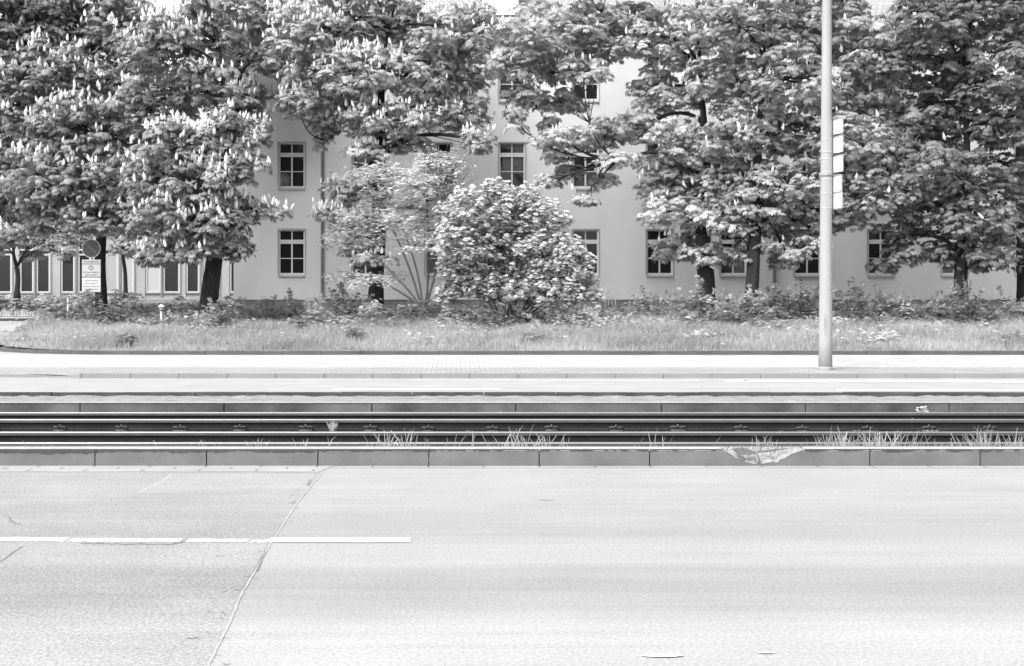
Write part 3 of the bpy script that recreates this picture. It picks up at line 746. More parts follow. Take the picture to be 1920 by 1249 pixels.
def chestnut(label, trunk, y, lobes, leaf, nfl, seed, group='chestnut trees along the building', leaf_scale=1.0, fork=None, bark='bark', dens=2.6, name='chestnut_tree', fl='blossom', top=True, lean=(0,0), blossom_tilt=.15, rad=.34, grow=0.0):
    g = np.random.default_rng(seed); rr = random.Random(seed)
    (u0, vb, wpx, vfork, ufork) = trunk
    r0 = wpx/F*y/2*1.15
    zb = bank_z(X(u0,y), y) - .1 if vb is None else Z(vb, y) - .05
    base = Vector((X(u0, y), y, zb)); fk = P(ufork, vfork, y)
    t = empty(name, base, label, 'tree', group)
    mb = MB()
    n = 9; pts = []; rads = []
    for i in range(n):
        q = i/(n-1); p = base.lerp(fk, q) + Vector((math.sin(q*5+seed)*.05*q, math.cos(q*4+seed)*.06*q, 0)); pts.append(p)
        rads.append(r0*(1.42 if i == 0 else 1.12 if i == 1 else 1.0-.22*q))
    mb.tube(pts, rads, 10)
    # limbs
    L_ = [(P(u, v, y+dy), (ru/F*y, ((ru+rv)/2)/F*y*.95, rv/F*y)) for (u, v, ru, rv, dy) in lobes]
    trunk_top = fk
    zc = max(l[0].z for l in L_)
    lead = fk + Vector((rr.uniform(-.4,.4), rr.uniform(-.4,.4), (zc-fk.z)*.62))
    lp = bez(fk, fk.lerp(lead,.5)+Vector((rr.uniform(-.3,.3),0,0)), lead, 7); mb.tube(lp, [r0*.78*(1-.75*i/6) for i in range(7)], 8)
    parts = []; fpos = []
    BP = {}
    nodes = [(q, r0*.5*(1-.09*i), Vector((0,0,1))) for i, q in enumerate(lp)]
    order = sorted(range(len(L_)), key=lambda i: min((L_[i][0]-q).length for q in lp))
    for oi in order:
        c, r = L_[oi]
        s, rs, dr = min(nodes, key=lambda n_: (n_[0]-c).length*(1.0 if n_[0].z <= c.z+.4 else 1.35) + .05/n_[1])
        ln_ = (c-s).length; rs = min(rs*.8, .025+.028*ln_)
        mid = s + dr*ln_*.35 + (c-s)*.3 + Vector((rr.uniform(-.15,.15), rr.uniform(-.15,.15), rr.uniform(-.05,.15)))*ln_*.5
        bp = bez(s, mid, c, 8); mb.tube(bp, [max(.012, rs*(1-.6*i/7)) for i in range(8)], 6)
        nodes.append((c, max(.014, rs*.4), (c-mid).normalized())); BP[oi] = bp
    for li, (c, r) in enumerate(L_):
        bp = BP[li]
        area = 4*math.pi*((r[0]*r[1])**1.6/3 + (r[0]*r[2])**1.6/3 + (r[1]*r[2])**1.6/3)**(1/1.6)
        nc = max(7, int(area*dens*1.45/leaf_scale**2))
        r = (max(.12,r[0]*1.03-.18*leaf_scale+grow), max(.12,r[1]-.1+grow), max(.10,r[2]*1.12-.14*leaf_scale+grow)); cc, dd = lobe_clusters(c, r, nc, g, .3)
        for q in cc[: max(6, nc//3)]:
            q = Vector(q); s2 = bp[rr.choice((4,5,5,6,6,7))]; m2 = s2.lerp(q, .5) + Vector((rr.uniform(-.15,.15),0,rr.uniform(-.15,.2)))
            mb.tube(bez(s2, m2, q, 5), [.018, .015, .011, .008, .005], 4, cap=False)
        parts.append(whorls(cc, g, rad=rad*leaf_scale, smin=.48*leaf_scale, smax=.85*leaf_scale))
        w = np.clip(dd[:,2]+.65 - .25*dd[:,1]*0, .05, 1.6)
        vis = g.random(nc) < w*nfl
        for q in cc[vis]:
            for _ in range(rr.choice((2,3,3,4) if nfl > .6 else (1,1,2))): fpos.append(q + np.array([rr.uniform(-.36,.36), rr.uniform(-.36,.3), rr.uniform(.04,.26)*leaf_scale]))
    mb.build('trunk', M[bark], t, smooth=True)
    V, T, r_ = merge(parts)
    fast_mesh('crown', V, T, L[leaf], r_, t)
    if fpos:
        fp = np.array(fpos); n = len(fp)
        ax = g.normal(0, blossom_tilt, (n,3)); ax[:,2] = 1
        side = np.tile([1.,0,0], (n,1)) + g.normal(0,.5,(n,3))
        # local Z must follow ax: use fwd = side orthogonal to ax
        ax /= np.linalg.norm(ax, axis=1, keepdims=True); side -= ax*np.sum(ax*side, 1, keepdims=True)
        V, T = orient(fp, side, ax, g.uniform(.75, 1.25, n)*leaf_scale, CANDLE)
        o = fast_mesh('blossom', V, T, M[fl], np.repeat(g.random(n), len(CANDLE[1])), t); tag(o, kind='stuff')
    return t

def lob(s, dy=0):
    out = []
    for i, q in enumerate(s):
        out.append((*q[:4], q[4] if len(q) > 4 else dy + [-.8,.3,1.0,-.2,.6][i % 5]))
    return out
# left, big, full of candles
chestnut('huge blossoming chestnut at far left, its dark trunk right behind the round sign', (191,None,21,430,188), 46.5,
    lob([(-60,40,100,90),(40,30,110,80),(140,40,100,70),(240,60,90,60),(0,150,100,80),(100,140,100,70),(200,150,90,70),(-50,250,90,80),(50,240,100,70),(150,240,100,60,-2),(245,230,70,60,-1.5),(0,330,90,60),(90,330,90,60,-2.2),(180,330,80,60,-2.4),(20,400,60,34),(110,395,80,34,-2),(190,410,70,36,-2.5),(-60,380,80,50),(60,-90,120,70),(180,-80,110,70),(-60,-80,100,70),(255,400,60,50,-2),(0,445,44,18,-1),(-30,470,34,20),(60,430,40,14,-1)]), 'left', .9, 21, dens=2.7)
chestnut('blossoming chestnut with the thick bare trunk standing alone left of the rendered wall', (389,None,33,470,400), 42.5,
    lob([(300,90,80,60),(390,70,70,55),(300,190,80,60),(390,170,70,50),(330,270,80,55,-1),(420,250,60,45),(450,310,50,40,-.8),(380,340,75,50,-1.2),(295,340,60,50),(310,420,65,45,-1.2),(390,420,75,45,-1),(440,400,45,35,-.6),(355,475,60,22,-1),(300,480,45,22),(430,470,42,24,-.6),(440,455,30,22),(500,400,38,10,-.8),(480,390,40,14),(350,-60,100,60)]), 'left', .9, 22, dens=2.6)
chestnut('lighter chestnut behind the thick bare trunk, only its upper crown showing', (392,None,16,300,430), 49.5,
    lob([(430,20,80,60),(510,30,70,60),(450,110,60,50),(510,110,45,45),(470,190,50,40),(480,250,26,30),(440,200,50,50),(470,-70,100,60)]), 'mid', .8, 23)
chestnut('chestnut full of small candles, its trunk rising behind the pale feathery shrub', (703,None,25,300,715), 47.5,
    lob([(570,60,70,55),(650,40,80,55),(750,40,80,55),(840,60,70,55),(590,150,65,50),(670,140,80,55),(770,140,85,55),(860,140,65,50),(560,200,44,32),(640,220,62,36),(720,230,75,40),(800,215,70,42),(870,215,50,44),(895,265,28,30),(605,262,14,38),(690,285,45,16),(770,270,50,22),(650,365,50,34),(612,405,34,18),(670,420,50,24),(700,488,46,12),(705,350,40,30),(660,470,18,10),(660,-70,110,60),(790,-70,110,60),(900,60,34,50)]), 'mid', .85, 24, dens=2.6)
chestnut('chestnut on broad trunk right of the flowering bush, long branch reaching left', (1325,None,32,440,1320), 46.5,
    lob([(1000,60,70,50),(1090,40,80,50),(1185,50,70,42),(960,120,45,38),(1040,120,70,42),(1095,135,45,30),(985,180,42,22),(1050,190,60,22),(965,225,10,24),(1030,235,18,22),(1065,260,62,22),(1130,250,55,32),(1200,240,45,36),(1045,290,26,12),(1125,335,22,20),(1095,375,24,10),(1180,92,56,22),(1120,100,50,24),(1030,340,22,10),(1060,320,30,12),(1160,300,40,16),(1260,70,80,60),(1260,170,80,55),(1290,270,80,50),(1250,350,50,36),(1235,400,40,26),(1320,370,80,45),(1270,470,60,24),(1330,480,55,26),(1300,440,40,22),(1340,400,50,30),(1290,320,60,40),(1240,310,40,26),(1300,-70,110,60),(1120,-60,120,50)]), 'mid', .3, 25, dens=2.6, grow=.05)
chestnut('chestnut behind the concrete tram pole, on a forked trunk leaning slightly right', (1403,None,24,420,1420), 45.0,
    lob([(1370,40,80,60),(1470,50,80,60),(1560,60,70,55),(1620,90,60,50),(1380,150,80,55),(1480,150,85,55),(1580,170,70,50),(1640,190,50,45),(1390,250,80,50),(1490,245,85,50),(1590,260,70,45),(1650,270,44,34),(1400,345,75,42),(1490,340,85,42),(1590,340,60,38),(1640,330,44,30),(1390,415,60,34),(1470,420,70,34),(1550,400,50,30),(1600,405,28,18),(1500,470,46,14),(1400,470,40,16),(1480,490,26,10),(1430,380,60,36),(1540,440,40,20),(1640,370,40,24),(1440,-70,120,60),(1570,-60,110,60)]), 'right', .3, 26, dens=2.7, grow=.16)
chestnut('darker chestnut at the right, almost without candles, above a short dark trunk', (1803,None,25,480,1803), 44.5,
    lob([(1740,40,60,55),(1820,40,80,55),(1900,60,60,55),(1690,110,45,32),(1770,130,75,50),(1860,140,75,50),(1720,215,60,42),(1800,225,80,50),(1890,230,60,50),(1690,290,36,26),(1760,320,70,44),(1840,330,75,46),(1910,330,50,46),(1690,385,42,28),(1750,410,60,36),(1830,420,75,40),(1900,420,55,40),(1680,450,34,26),(1700,490,20,16),(1790,480,70,28),(1870,490,50,20),(1850,-60,120,60),(1660,495,14,8)]), 'dark', .06, 27, blossom_tilt=.8, fl='blossom_dull', dens=2.7, grow=.18)
chestnut('chestnut at the right picture edge, its dark trunk half cut off by the frame', (1925,None,26,150,1915), 48.0,
    lob([(1960,60,70,60),(2030,120,80,70),(1990,220,60,60),(2040,300,80,70),(1975,400,40,40),(2050,420,80,60),(1930,-40,90,50),(1890,20,50,40),(1955,500,40,30)]), 'dark', .06, 28, blossom_tilt=.8, fl='blossom_dull')
chestnut('pale leafed tree behind the concrete tram pole, in front of the roof tiles', (1546,None,12,330,1550), 50.0,
    lob([(1560,20,60,40),(1600,110,60,45),(1660,130,55,40),(1650,210,50,40),(1600,210,50,40),(1690,50,40,40),(1590,-40,60,30)]), 'mid', .2, 29)
chestnut('small young tree with a thin forked trunk by the office windows at the left edge', (32,557,9,500,32), 60.0,
    lob([(0,440,34,24),(50,445,40,24),(20,410,60,30),(90,455,40,24),(130,440,40,26),(120,475,30,14),(60,480,24,12),(-30,460,30,20)]), 'young', 0, 30, group=None, name='young_tree', leaf_scale=.6, rad=.3)
chestnut('small pale tree seen between the sign and the thick chestnut trunk at the left', (236,557,7,470,232), 62.0,
    lob([(232,462,26,15),(250,478,18,9),(215,470,16,12),(235,440,34,16)]), 'young', 0, 31, group=None, name='young_tree', leaf_scale=.6, rad=.3)

# ---------------------------------------------------------------- shrubs
def shrub(label, u, vt, vb, ru, y, leaf, seed, name='shrub', tmpl=SMALL, nl=11, rad=.17, dens=16, stems=7, bark='twig', group='shrubs along the bank', spikes=0, scale=1.0, flowers=0):
    g = np.random.default_rng(seed); rr = random.Random(seed)
    x = X(u, y); zb = bank_z(x, y) - .05; zt = Z(vt, y); rx = ru/F*y; h = max(.35, zt-zb)
    t = empty(name, (x, y, zb), label, 'shrub', group)
    cen = np.array([x, y, zb+h*.45]); r = np.array([rx, min(rx, .9)*.8+.15, h*.55])
    nc = int(4*math.pi*((r[0]*r[1])**1.6/3+(r[0]*r[2])**1.6/3+(r[1]*r[2])**1.6/3)**(1/1.6)*dens)
    cc, dd = lobe_clusters(cen, r, nc, g, .35)
    cc += g.normal(0, .07, cc.shape); bump_ = .14*np.sin(cc[:,0]*3.1+seed)+.08*np.sin(cc[:,0]*7.7+seed*2); cc[:,2] += bump_*(cc[:,2] > cen[2])
    cc[:,2] = np.maximum(cc[:,2], zb+.12)
    mb = MB()
    for k in range(stems):
        q = Vector(cc[k*(nc//(stems+1))]); b0 = Vector((x+rr.uniform(-.2,.2)*rx, y+rr.uniform(-.15,.15), zb)); mb.tube(bez(b0, b0.lerp(q,.5)+Vector((0,0,.2*h)), q, 6), [.022*(1-.13*i) for i in range(6)], 5)
    mb.build('stems', M[bark], t, smooth=True)
    parts = [whorls(cc, g, nl, rad, tmpl, .7*scale, 1.3*scale, .8, .15)]
    if spikes:
        n = spikes; ps = cc[g.integers(0, nc, n)]; up = ps - cen; up[:,2] = np.abs(up[:,2])+.35
        for k in range(4):
            parts_pos = ps + up/np.linalg.norm(up, axis=1, keepdims=True)*(.1+.1*k)
            V, T = orient(parts_pos, up + g.normal(0,.25,up.shape), g.normal(0,1,up.shape), g.uniform(.9,1.6,n)*scale, tmpl); parts.append((V, T, np.repeat(g.random(n), len(tmpl[1]))))
    V, T, r_ = merge(parts); fast_mesh('foliage', V, T, L[leaf], r_, t)
    if flowers:
        ps = cc[g.integers(0, nc, flowers)] + np.array([0,-.06,.08]); n = len(ps); nn = np.zeros((n,3)); nn[:,2] = 1; nn += g.normal(0,.4,(n,3)); nn[:,1] -= .3; s_ = np.tile([1.,0,0],(n,1)); s_ -= nn*np.sum(nn*s_,1,keepdims=True)/np.sum(nn*nn,1,keepdims=True)
        V, T = orient(ps, s_, nn, g.uniform(.25,.5,n), UMBEL); tag(fast_mesh('flower', V, T, M['umbel'], np.repeat(g.random(n), len(UMBEL[1])), t), kind='stuff')
    return t
sh = [
 ('dark dense shrub in front of the sign post, left half', 168,556,604,36,43.2,'shrubdark',0),
 ('dark dense shrub in front of the sign post, right half by the pale lamp stump', 226,553,604,40,43.6,'shrubdark',0),
 ('small feathery shrub at the left tip of the bank', 105,575,604,26,43.0,'shrub',6),
 ('low shrub just left of the thick bare chestnut trunk', 335,562,600,34,45.5,'shrub',0),
 ('loose shrub with tiny pale flowers right of the thick bare chestnut trunk', 425,570,612,32,42.2,'shrub',5),
 ('low weedy bush in front of the thick bare chestnut trunk', 372,585,612,30,41.6,'shrublight',8),
 ('bush below the leftmost window, left one of two', 500,563,600,30,44.5,'shrub',8),
 ('bush below the leftmost window, right one of two', 560,562,602,38,45.0,'shrub',8),
 ('pale bush before the dark downpipe at the left', 600,585,606,26,42.6,'shrublight',8),
 ('bushy shrub between the left downpipe and the trunk behind the feathery shrub', 652,550,604,42,44.8,'shrub',10),
 ('low light shrub at the foot of the trunk behind the feathery shrub', 700,575,606,34,43.0,'shrublight',0),
 ('dark glossy shrub below the feathery shrub', 762,562,606,44,43.2,'shrubdark',0),
 ('dark low shrub under the left side of the flowering bush', 850,575,606,44,42.4,'shrub',0),
 ('dark low shrub under the middle of the flowering bush', 925,582,608,46,42.0,'shrubdark',0),
 ('low shrub under the right side of the flowering bush', 1035,572,606,46,42.6,'shrub',8),
 ('low pale ground shrub just right of the flowering bush', 1120,590,608,44,42.0,'shrublight',6),
 ('grey bush under the bare wall between flowering bush and broad trunk', 1215,566,600,54,45.5,'shrub',12),
 ('bush in front of the broad trunk right of the flowering bush', 1300,556,602,48,44.0,'shrub',8),
 ('rounded shrub at the foot of the forked leaning trunk', 1388,556,606,50,42.8,'shrub',8),
 ('spiky dark shrub around the foot of the right downpipe', 1462,549,600,38,44.2,'shrubdark',14),
 ('tall spiky shrub immediately left of the tram pole', 1520,546,600,30,44.0,'shrubdark',22),
 ('rounded dark shrub immediately right of the tram pole', 1588,552,600,36,43.6,'shrubdark',12),
 ('low bush below the window right of the tram pole', 1655,566,600,44,45.0,'shrub',12),
 ('spreading arching shrub left of the dark short trunk', 1735,560,600,46,44.0,'shrub',20),
 ('spreading juniper-like shrub in front of the dark short trunk', 1815,560,602,60,43.0,'shrubdark',16),
 ('bush at the right picture edge', 1900,572,606,46,43.6,'shrub',10),
]
for i, (lb, u, vt, vb, ru, y, lf, sk) in enumerate(sh):
    shrub(lb, u, vt, vb, ru, y, lf, 100+i, spikes=sk*4, tmpl=NARROW if sk > 12 else SMALL, flowers=30 if 'tiny pale' in lb else 0)
# rose-like hedge plants beyond the side street
for i, u in enumerate((-30,-2,26,54,82,110,138)):
    y = 66.0; x = X(u, y); g = np.random.default_rng(300+i); zb = side_z(64)+.16
    where = ['leftmost, cut by the picture edge','second from the left','third, below the thin young trunk','fourth from the left','fifth from the left','sixth from the left','rightmost, beside the dark shrub'][i]
    t = empty('hedge_plant', (x, y, zb), 'low hedge plant beyond the side street, ' + where, 'hedge plant', 'row of low hedge plants beyond the side street')
    cen = np.array([x, y, zb+.62]); cc, dd = lobe_clusters(cen, np.array([.42,.4,.38]), 70, g, .4)
    V, T, r_ = whorls(cc, g, 10, .16, SMALL, .9, 1.5, .8, .1); fast_mesh('foliage', V, T, L['shrub' if i % 2 else 'shrublight'], r_, t)
    mb = MB()
    for k in range(3): mb.tube([(x+(k-1)*.08,y,zb-.05),(x+(k-1)*.2,y,zb+.4)], [.02,.012], 5)
    mb.build('stems', M['twig'], t)

# flowering viburnum mound
def viburnum():
    y = 43.0; g = np.random.default_rng(50); rr = random.Random(50)
    x = X(955, y); zb = bank_z(x, y)-.05
    t = empty('flowering_bush', (x, y, zb), 'big rounded bush covered in flat white flower heads in front of the wall', 'flowering bush')
    lobes = [(900,400,58,42),(960,385,60,36),(1010,420,52,40),(870,460,50,50),(940,460,70,50),(1020,480,60,48),(1070,500,40,38),(880,530,56,36),(960,540,70,40),(1050,550,56,28),(845,430,22,26),(1095,535,22,18),(930,362,26,16),(850,500,24,30),(835,395,16,14),(990,375,20,14),(1048,420,18,18),(1085,470,20,20),(1108,560,16,12),(830,560,18,16),(872,370,16,12)]
    mb = MB(); parts = []; fp = []; fn = []
    for i, (u, v, ru, rv) in enumerate(lobes):
        c = P(u, v, y+[-.4,.3,0][i % 3]); r = np.array([ru, (ru+rv)/2, rv])/F*y
        b0 = Vector((x+rr.uniform(-.25,.25), y+rr.uniform(-.2,.2), zb)); mb.tube(bez(b0, b0.lerp(c,.45)+Vector((0,0,.35)), c, 7), [.045*(1-.12*k) for k in range(7)], 6)
        nc = int(4*math.pi*(r[0]*r[2])*19)+7; cc, dd = lobe_clusters(c, r, nc, g, .25)
        parts.append(whorls(cc, g, 15, .17, SMALL, .6, 1.15, .8, .5))
        for q in cc[: nc//4]: mb.tube([c, c.lerp(Vector(q), .6)+Vector((0,0,-.03)), q], [.014,.010,.006], 4, cap=False)
        ok = (g.random(nc) < (np.clip(dd[:,2]+.95,0,1)*.95)*(1.15 if v < 500 else .8)) & (np.linalg.norm((cc-np.array(c))/r, axis=1) > .75)
        fp.append(cc[ok] + dd[ok]*.13 + np.array([0,0,.08])); fn.append(dd[ok])
    mb.build('stems', M['bark_light'], t, smooth=True)
    V, T, r_ = merge(parts); fast_mesh('foliage', V, T, L['vib'], r_, t)
    fp = np.concatenate(fp); fn = np.concatenate(fn); n = len(fp)
    nn = fn*.55 + np.array([0,0,1.0]) + g.normal(0,.15,(n,3)); nn /= np.linalg.norm(nn,axis=1,keepdims=True); s_ = np.tile([1.,0,0],(n,1)); s_ -= nn*np.sum(nn*s_,1,keepdims=True)
    V, T = orient(fp, s_, nn, g.uniform(.55,1.2,n), UMBEL); tag(fast_mesh('flower', V, T, M['umbel'], np.repeat(g.random(n), len(UMBEL[1])), t), kind='stuff')
viburnum()
# feathery pale shrub with leaning stems
def feathery():
    y = 44.2; g = np.random.default_rng(60); rr = random.Random(60)
    b0 = P(792, 575, y); t = empty('feathery_shrub', b0, 'tall loose shrub with pale feathery foliage on thin leaning stems, left of the flowering bush', 'shrub')
    lobes = [(660,335,28,18),(700,330,34,26),(740,330,40,24),(720,370,46,26),(780,350,44,34),(800,310,36,30),(690,410,50,24),(650,435,40,20),(740,420,50,30),(800,410,44,34),(640,455,44,14),(700,455,40,16),(780,460,40,26),(830,370,30,34),(850,320,24,30),(650,520,40,12),(700,530,40,14),(740,520,30,10),(820,440,28,24),(760,390,40,26)]
    mb = MB(); parts = []; forks = []
    for (u1, v1) in ((722,400),(690,470),(760,440),(800,380),(838,400),(700,522)):
        s = b0 + Vector((rr.uniform(-.12,.12), 0, 0)); e = P(u1, v1, y+rr.uniform(-.3,.3)); m_ = s.lerp(e,.45)+Vector((.18,0,.05))
        mb.tube(bez(s, m_, e, 8), [.045*(1-.09*k) for k in range(8)], 6); forks += [e, s.lerp(e,.6)+Vector((.1,0,.05))]
    for i, (u, v, ru, rv) in enumerate(lobes):
        c = P(u, v, y+[-.5,.4,0,.2][i % 4]); r = np.array([ru, (ru+rv)/2, rv])/F*y
        fpt = min(forks, key=lambda q: (q-c).length)
        mb.tube(bez(fpt, fpt.lerp(c, .5)+Vector((.08,0,.1)), c, 7), [.020*(1-.11*k) for k in range(7)], 5)
        nc = int(4*math.pi*(r[0]*r[2])*11)+6; cc, dd = lobe_clusters(c, r, nc, g, .5)
        parts.append(whorls(cc, g, 9, .15, NARROW, .7, 1.2, .8, .1))
        for q in cc[: nc//3]: mb.tube([c, q], [.010,.004], 4, cap=False)
    for k in range(70):                                       # wispy upright broom twigs
        s = P(rr.uniform(790,850), rr.uniform(330,400), y); e = P(rr.uniform(790,905), rr.uniform(262,330), y+rr.uniform(-.4,.4))
        mb.tube(bez(s, s.lerp(e,.5)+Vector((-.08,0,.1)), e, 6), [.007,.006,.006,.005,.004,.003], 4, cap=False)
        n = 8; tt = g.random(n)[:,None]; ps = np.array(s)*(1-tt)+np.array(e)*tt
        V, T = orient(ps, g.normal(0,.4,(n,3))+np.array([0,0,1.]), g.normal(0,1,(n,3)), g.uniform(.35,.6,n), NARROW); parts.append((V, T, np.repeat(g.random(n)*.5+.5, len(NARROW[1]))))
    for (u1, v1, u2, v2) in ((740,470,560+200,575),(722,395,770,520),(868,560,862,500)): pass
    mb.build('stems', M['bark_light'], t, smooth=True)
    V, T, r_ = merge(parts); fast_mesh('foliage', V, T, L['pale'], r_, t)
feathery()

# meadow grass on the bank
def grass(name, n, xr, yr, hmin, hmax, zf, mat, seed, w=.007, per=5, keep=None, hf=None, lean=.35):
    g = np.random.default_rng(seed)
    x = g.uniform(*xr, n); y = g.uniform(*yr, n)
    if keep is not None: k = keep(x, y); x, y = x[k], y[k]; n = len(x)
    x = np.repeat(x, per)+g.normal(0,.03,n*per); y = np.repeat(y, per)+g.normal(0,.03,n*per); n *= per
    z = np.array([zf(a, b) for a, b in zip(x, y)]) - .02
    h = g.uniform(hmin, hmax, n)
    if hf is not None: h *= hf(x, y)
    a = g.uniform(0, 2*np.pi, n); l = g.uniform(.05, lean, n)*h
    dx, dy = np.cos(a)*l, np.sin(a)*l; b = g.uniform(0, np.pi, n); wx_, wy_ = np.cos(b)*w, np.sin(b)*w
    p = np.stack([x, y, z], 1)
    V = np.empty((n, 5, 3))
    V[:,0] = p + np.stack([wx_, wy_, 0*z], 1); V[:,1] = p - np.stack([wx_, wy_, 0*z], 1)
    m_ = p + np.stack([dx*.35, dy*.35, h*.6], 1); V[:,2] = m_ - np.stack([wx_*.8, wy_*.8, 0*z], 1); V[:,3] = m_ + np.stack([wx_*.8, wy_*.8, 0*z], 1)
    V[:,4] = p + np.stack([dx, dy, h], 1)
    o = (np.arange(n)*5)[:,None]
    T = np.concatenate([o+np.array([0,1,2]), o+np.array([0,2,3]), o+np.array([3,2,4])], 1).reshape(-1, 3)
    clump = .5+.5*np.sin(x*.9+3*np.sin(y*.7))*np.cos(x*.37-y*.8)
    r_ = np.clip(clump*.7+g.normal(.15,.2,n), 0, 1)
    return fast_mesh(name, V.reshape(-1,3), T, mat, np.repeat(r_, 3))
le = np.vectorize(left_edge)
keepf = lambda x, y: (x > le(y)+.18)
hfun = lambda x, y: np.clip(.35+(y-36.9)*.5, .35, 1.0)*(.75+.35*np.sin(x*1.7+np.sin(y*2.1)*2)*np.cos(x*.61+y))*np.clip((x-le(y))*.6+.25, .25, 1)
o = grass('meadow_grass', 30000, (-16, 17.5), (36.95, 43.6), .22, .52, bank_z, L['grass'], 1, per=5, keep=keepf, hf=hfun, lean=.85, w=.006); tag(o, 'tall pale meadow grass on the bank between the paving and the shrubs', 'grass', kind='stuff')
o = grass('meadow_grass', 16000, (-18, 17.5), (43.4, 51.5), .12, .35, bank_z, L['shrub'], 2, per=4, keep=keepf); tag(o, 'shaded grass and ground cover growing beneath the chestnut trees', 'grass', kind='stuff')
# leafy ground cover under the trees
g = np.random.default_rng(77); n = 3200; x = g.uniform(-12.5, 17.5, n); y = g.uniform(42.8, 50.5, n); zc = np.array([bank_z(a, b) for a, b in zip(x, y)]) + .05 + .28*(.5+.5*np.sin(x*1.9+y)*np.cos(x*.8))*g.uniform(.5,1.2,n)
k = x > le(y)+.8
V, T, r_ = whorls(np.stack([x, y, zc], 1)[k], g, 9, .18, SMALL, .9, 1.6, .7, .2)
tag(fast_mesh('ground_cover', V, T, L['shrub'], r_), 'leafy ground cover filling the ground between shrubs and building', 'ground cover', kind='stuff')
# leafy herbs mixed into the meadow
g = np.random.default_rng(78); n = 1500; x = g.uniform(-14, 17.5, n); y = 37.2+6.2*g.uniform(0,1,n)**.8
k = (x > le(y)+.4) & ((np.sin(x*.9+2)*np.cos(y*1.3+x*.3) + g.normal(0,.5,n)) > .1); x, y = x[k], y[k]
zc = np.array([bank_z(a, b) for a, b in zip(x, y)]) + g.uniform(.08,.4,len(x))
V, T, r_ = whorls(np.stack([x, y, zc], 1), g, 7, .11, NARROW, .5, 1.1, 1.0, .0)
tag(fast_mesh('meadow_herbs', V, T, L['shrublight'], r_), 'narrow-leaved herbs mixed through the meadow grass on the bank', 'herbs', kind='stuff')
# clipped light lawn hump in front of the office building
o = grass('lawn_grass', 12000, (-17, -9), (52, 62), .06, .14, bank_z, L['grass'], 3, per=4, keep=keepf); tag(o, 'short mown lawn in front of the office building at the left', 'grass', kind='stuff')
# broad-leaved weeds in the meadow
for i, (u, v, y, w_) in enumerate(((665,640,38.6,14),(1650,636,38.4,34),(1320,630,39.0,20),(1000,640,38.3,22),(560,622,40.5,14),(1560,590,42.5,26),(1890,640,38.3,24),(240,648,38.0,16),(1440,600,41.5,24),(1180,590,42,24))):
    g = np.random.default_rng(400+i); x = X(u, y); zb = bank_z(x, y)
    where = ['dark spiky weed left of centre near the kerb','pale sprawling weed clump right of the tram pole near the kerb','mixed weed patch between broad trunk and kerb','low dark weeds below the flowering bush near the kerb','small dark weed among the grass left of centre','pale flowering weeds just right of the tram pole base','low weeds at the right picture edge near the kerb','dry weed tuft near the kerb corner at the left','pale bushy weed in front of the rounded shrub left of the tram pole','pale weeds right of the flowering bush'][i]
    t = empty('weed_plant', (x, y, zb), where, 'weed', 'broad-leaved weeds in the meadow'); n = 26
    pts = np.stack([x+g.normal(0, w_/F*y*.5, n), y+g.normal(0,.15,n), zb+g.uniform(.08,.38,n)*(1.2 if i in (0,4) else .8)], 1)
    V, T, r_ = whorls(pts, g, 8, .13, NARROW if i in (0,1,3) else SMALL, .8, 1.5, 1, .0)
    fast_mesh('foliage', V, T, L[['shrub','pale','shrublight','shrub','shrub','pale','shrublight','shrub','shrublight','pale'][i]], r_, t)

# ---------------------------------------------------------------- weeds between the rails
def tuft_group():
    g = np.random.default_rng(90); pos = []
    for (u0, u1, n, hm) in ((0,560,9,.10),(560,690,3,.16),(695,850,12,.2),(850,1010,7,.22),(1010,1130,5,.14),(1180,1350,4,.16),(1350,1540,6,.14),(1545,1700,34,.20),(1700,1800,6,.18),(1800,1925,24,.20)):
        for _ in range(n):
            y = g.uniform(13.4, 15.5); pos.append((X(g.uniform(u0,u1), y), y, hm*g.uniform(.6,1.15)))
    V = []; T = []; Rn = []
    for (x, y, h) in pos:
        zt = Z(836, y) + h*.9
        for b in range(int(g.integers(4, 12))):
            a = g.uniform(0, 2*np.pi); ln = g.uniform(.1,1.1)*(zt+.262)*.6; w = g.uniform(.0025,.0055); hh = (zt+.262)*g.uniform(.5,1.05)
            px, py = x+g.normal(0,.03), y+g.normal(0,.03); o = len(V); dx, dy = math.cos(a)*ln, math.sin(a)*ln*.5; wx2 = w
            V += [(px-wx2,py,-.262),(px+wx2,py,-.262),(px+dx*.3-wx2,py+dy*.3,-.262+hh*.6),(px+dx*.3+wx2,py+dy*.3,-.262+hh*.6),(px+dx*.7-wx2*.6,py+dy*.7,-.262+hh*.9),(px+dx*.7+wx2*.6,py+dy*.7,-.262+hh*.9),(px+dx,py+dy,-.262+hh*(1.0 if ln < .2 else .92))]
            T += [(o,o+1,o+3),(o,o+3,o+2),(o+2,o+3,o+5),(o+2,o+5,o+4),(o+4,o+5,o+6)]; Rn += [g.random()]*5
    o = fast_mesh('track_grass', np.array(V), np.array(T), L['grass'], np.array(Rn)); tag(o, 'loose grass tufts growing between the near kerb and the nearest rail', 'grass', kind='stuff')
tuft_group()
g = np.random.default_rng(91); n = 260; uu = g.choice(np.concatenate([g.uniform(0,1920,300), g.uniform(820,900,60), g.uniform(1650,1760,120), g.uniform(1850,1920,60)]), n); y = g.uniform(17.7,19.1,n)
pts = np.stack([(uu-UX)/F*y, y, -.262 + g.uniform(.0,.05,n)], 1); V, T, r_ = whorls(pts, g, 6, .04, TINY, .4, .8, .6, .0)
tag(fast_mesh('track_moss', V, T, L['grass'], r_), 'small weeds and moss between the second and third tram rail', 'weeds', kind='stuff')
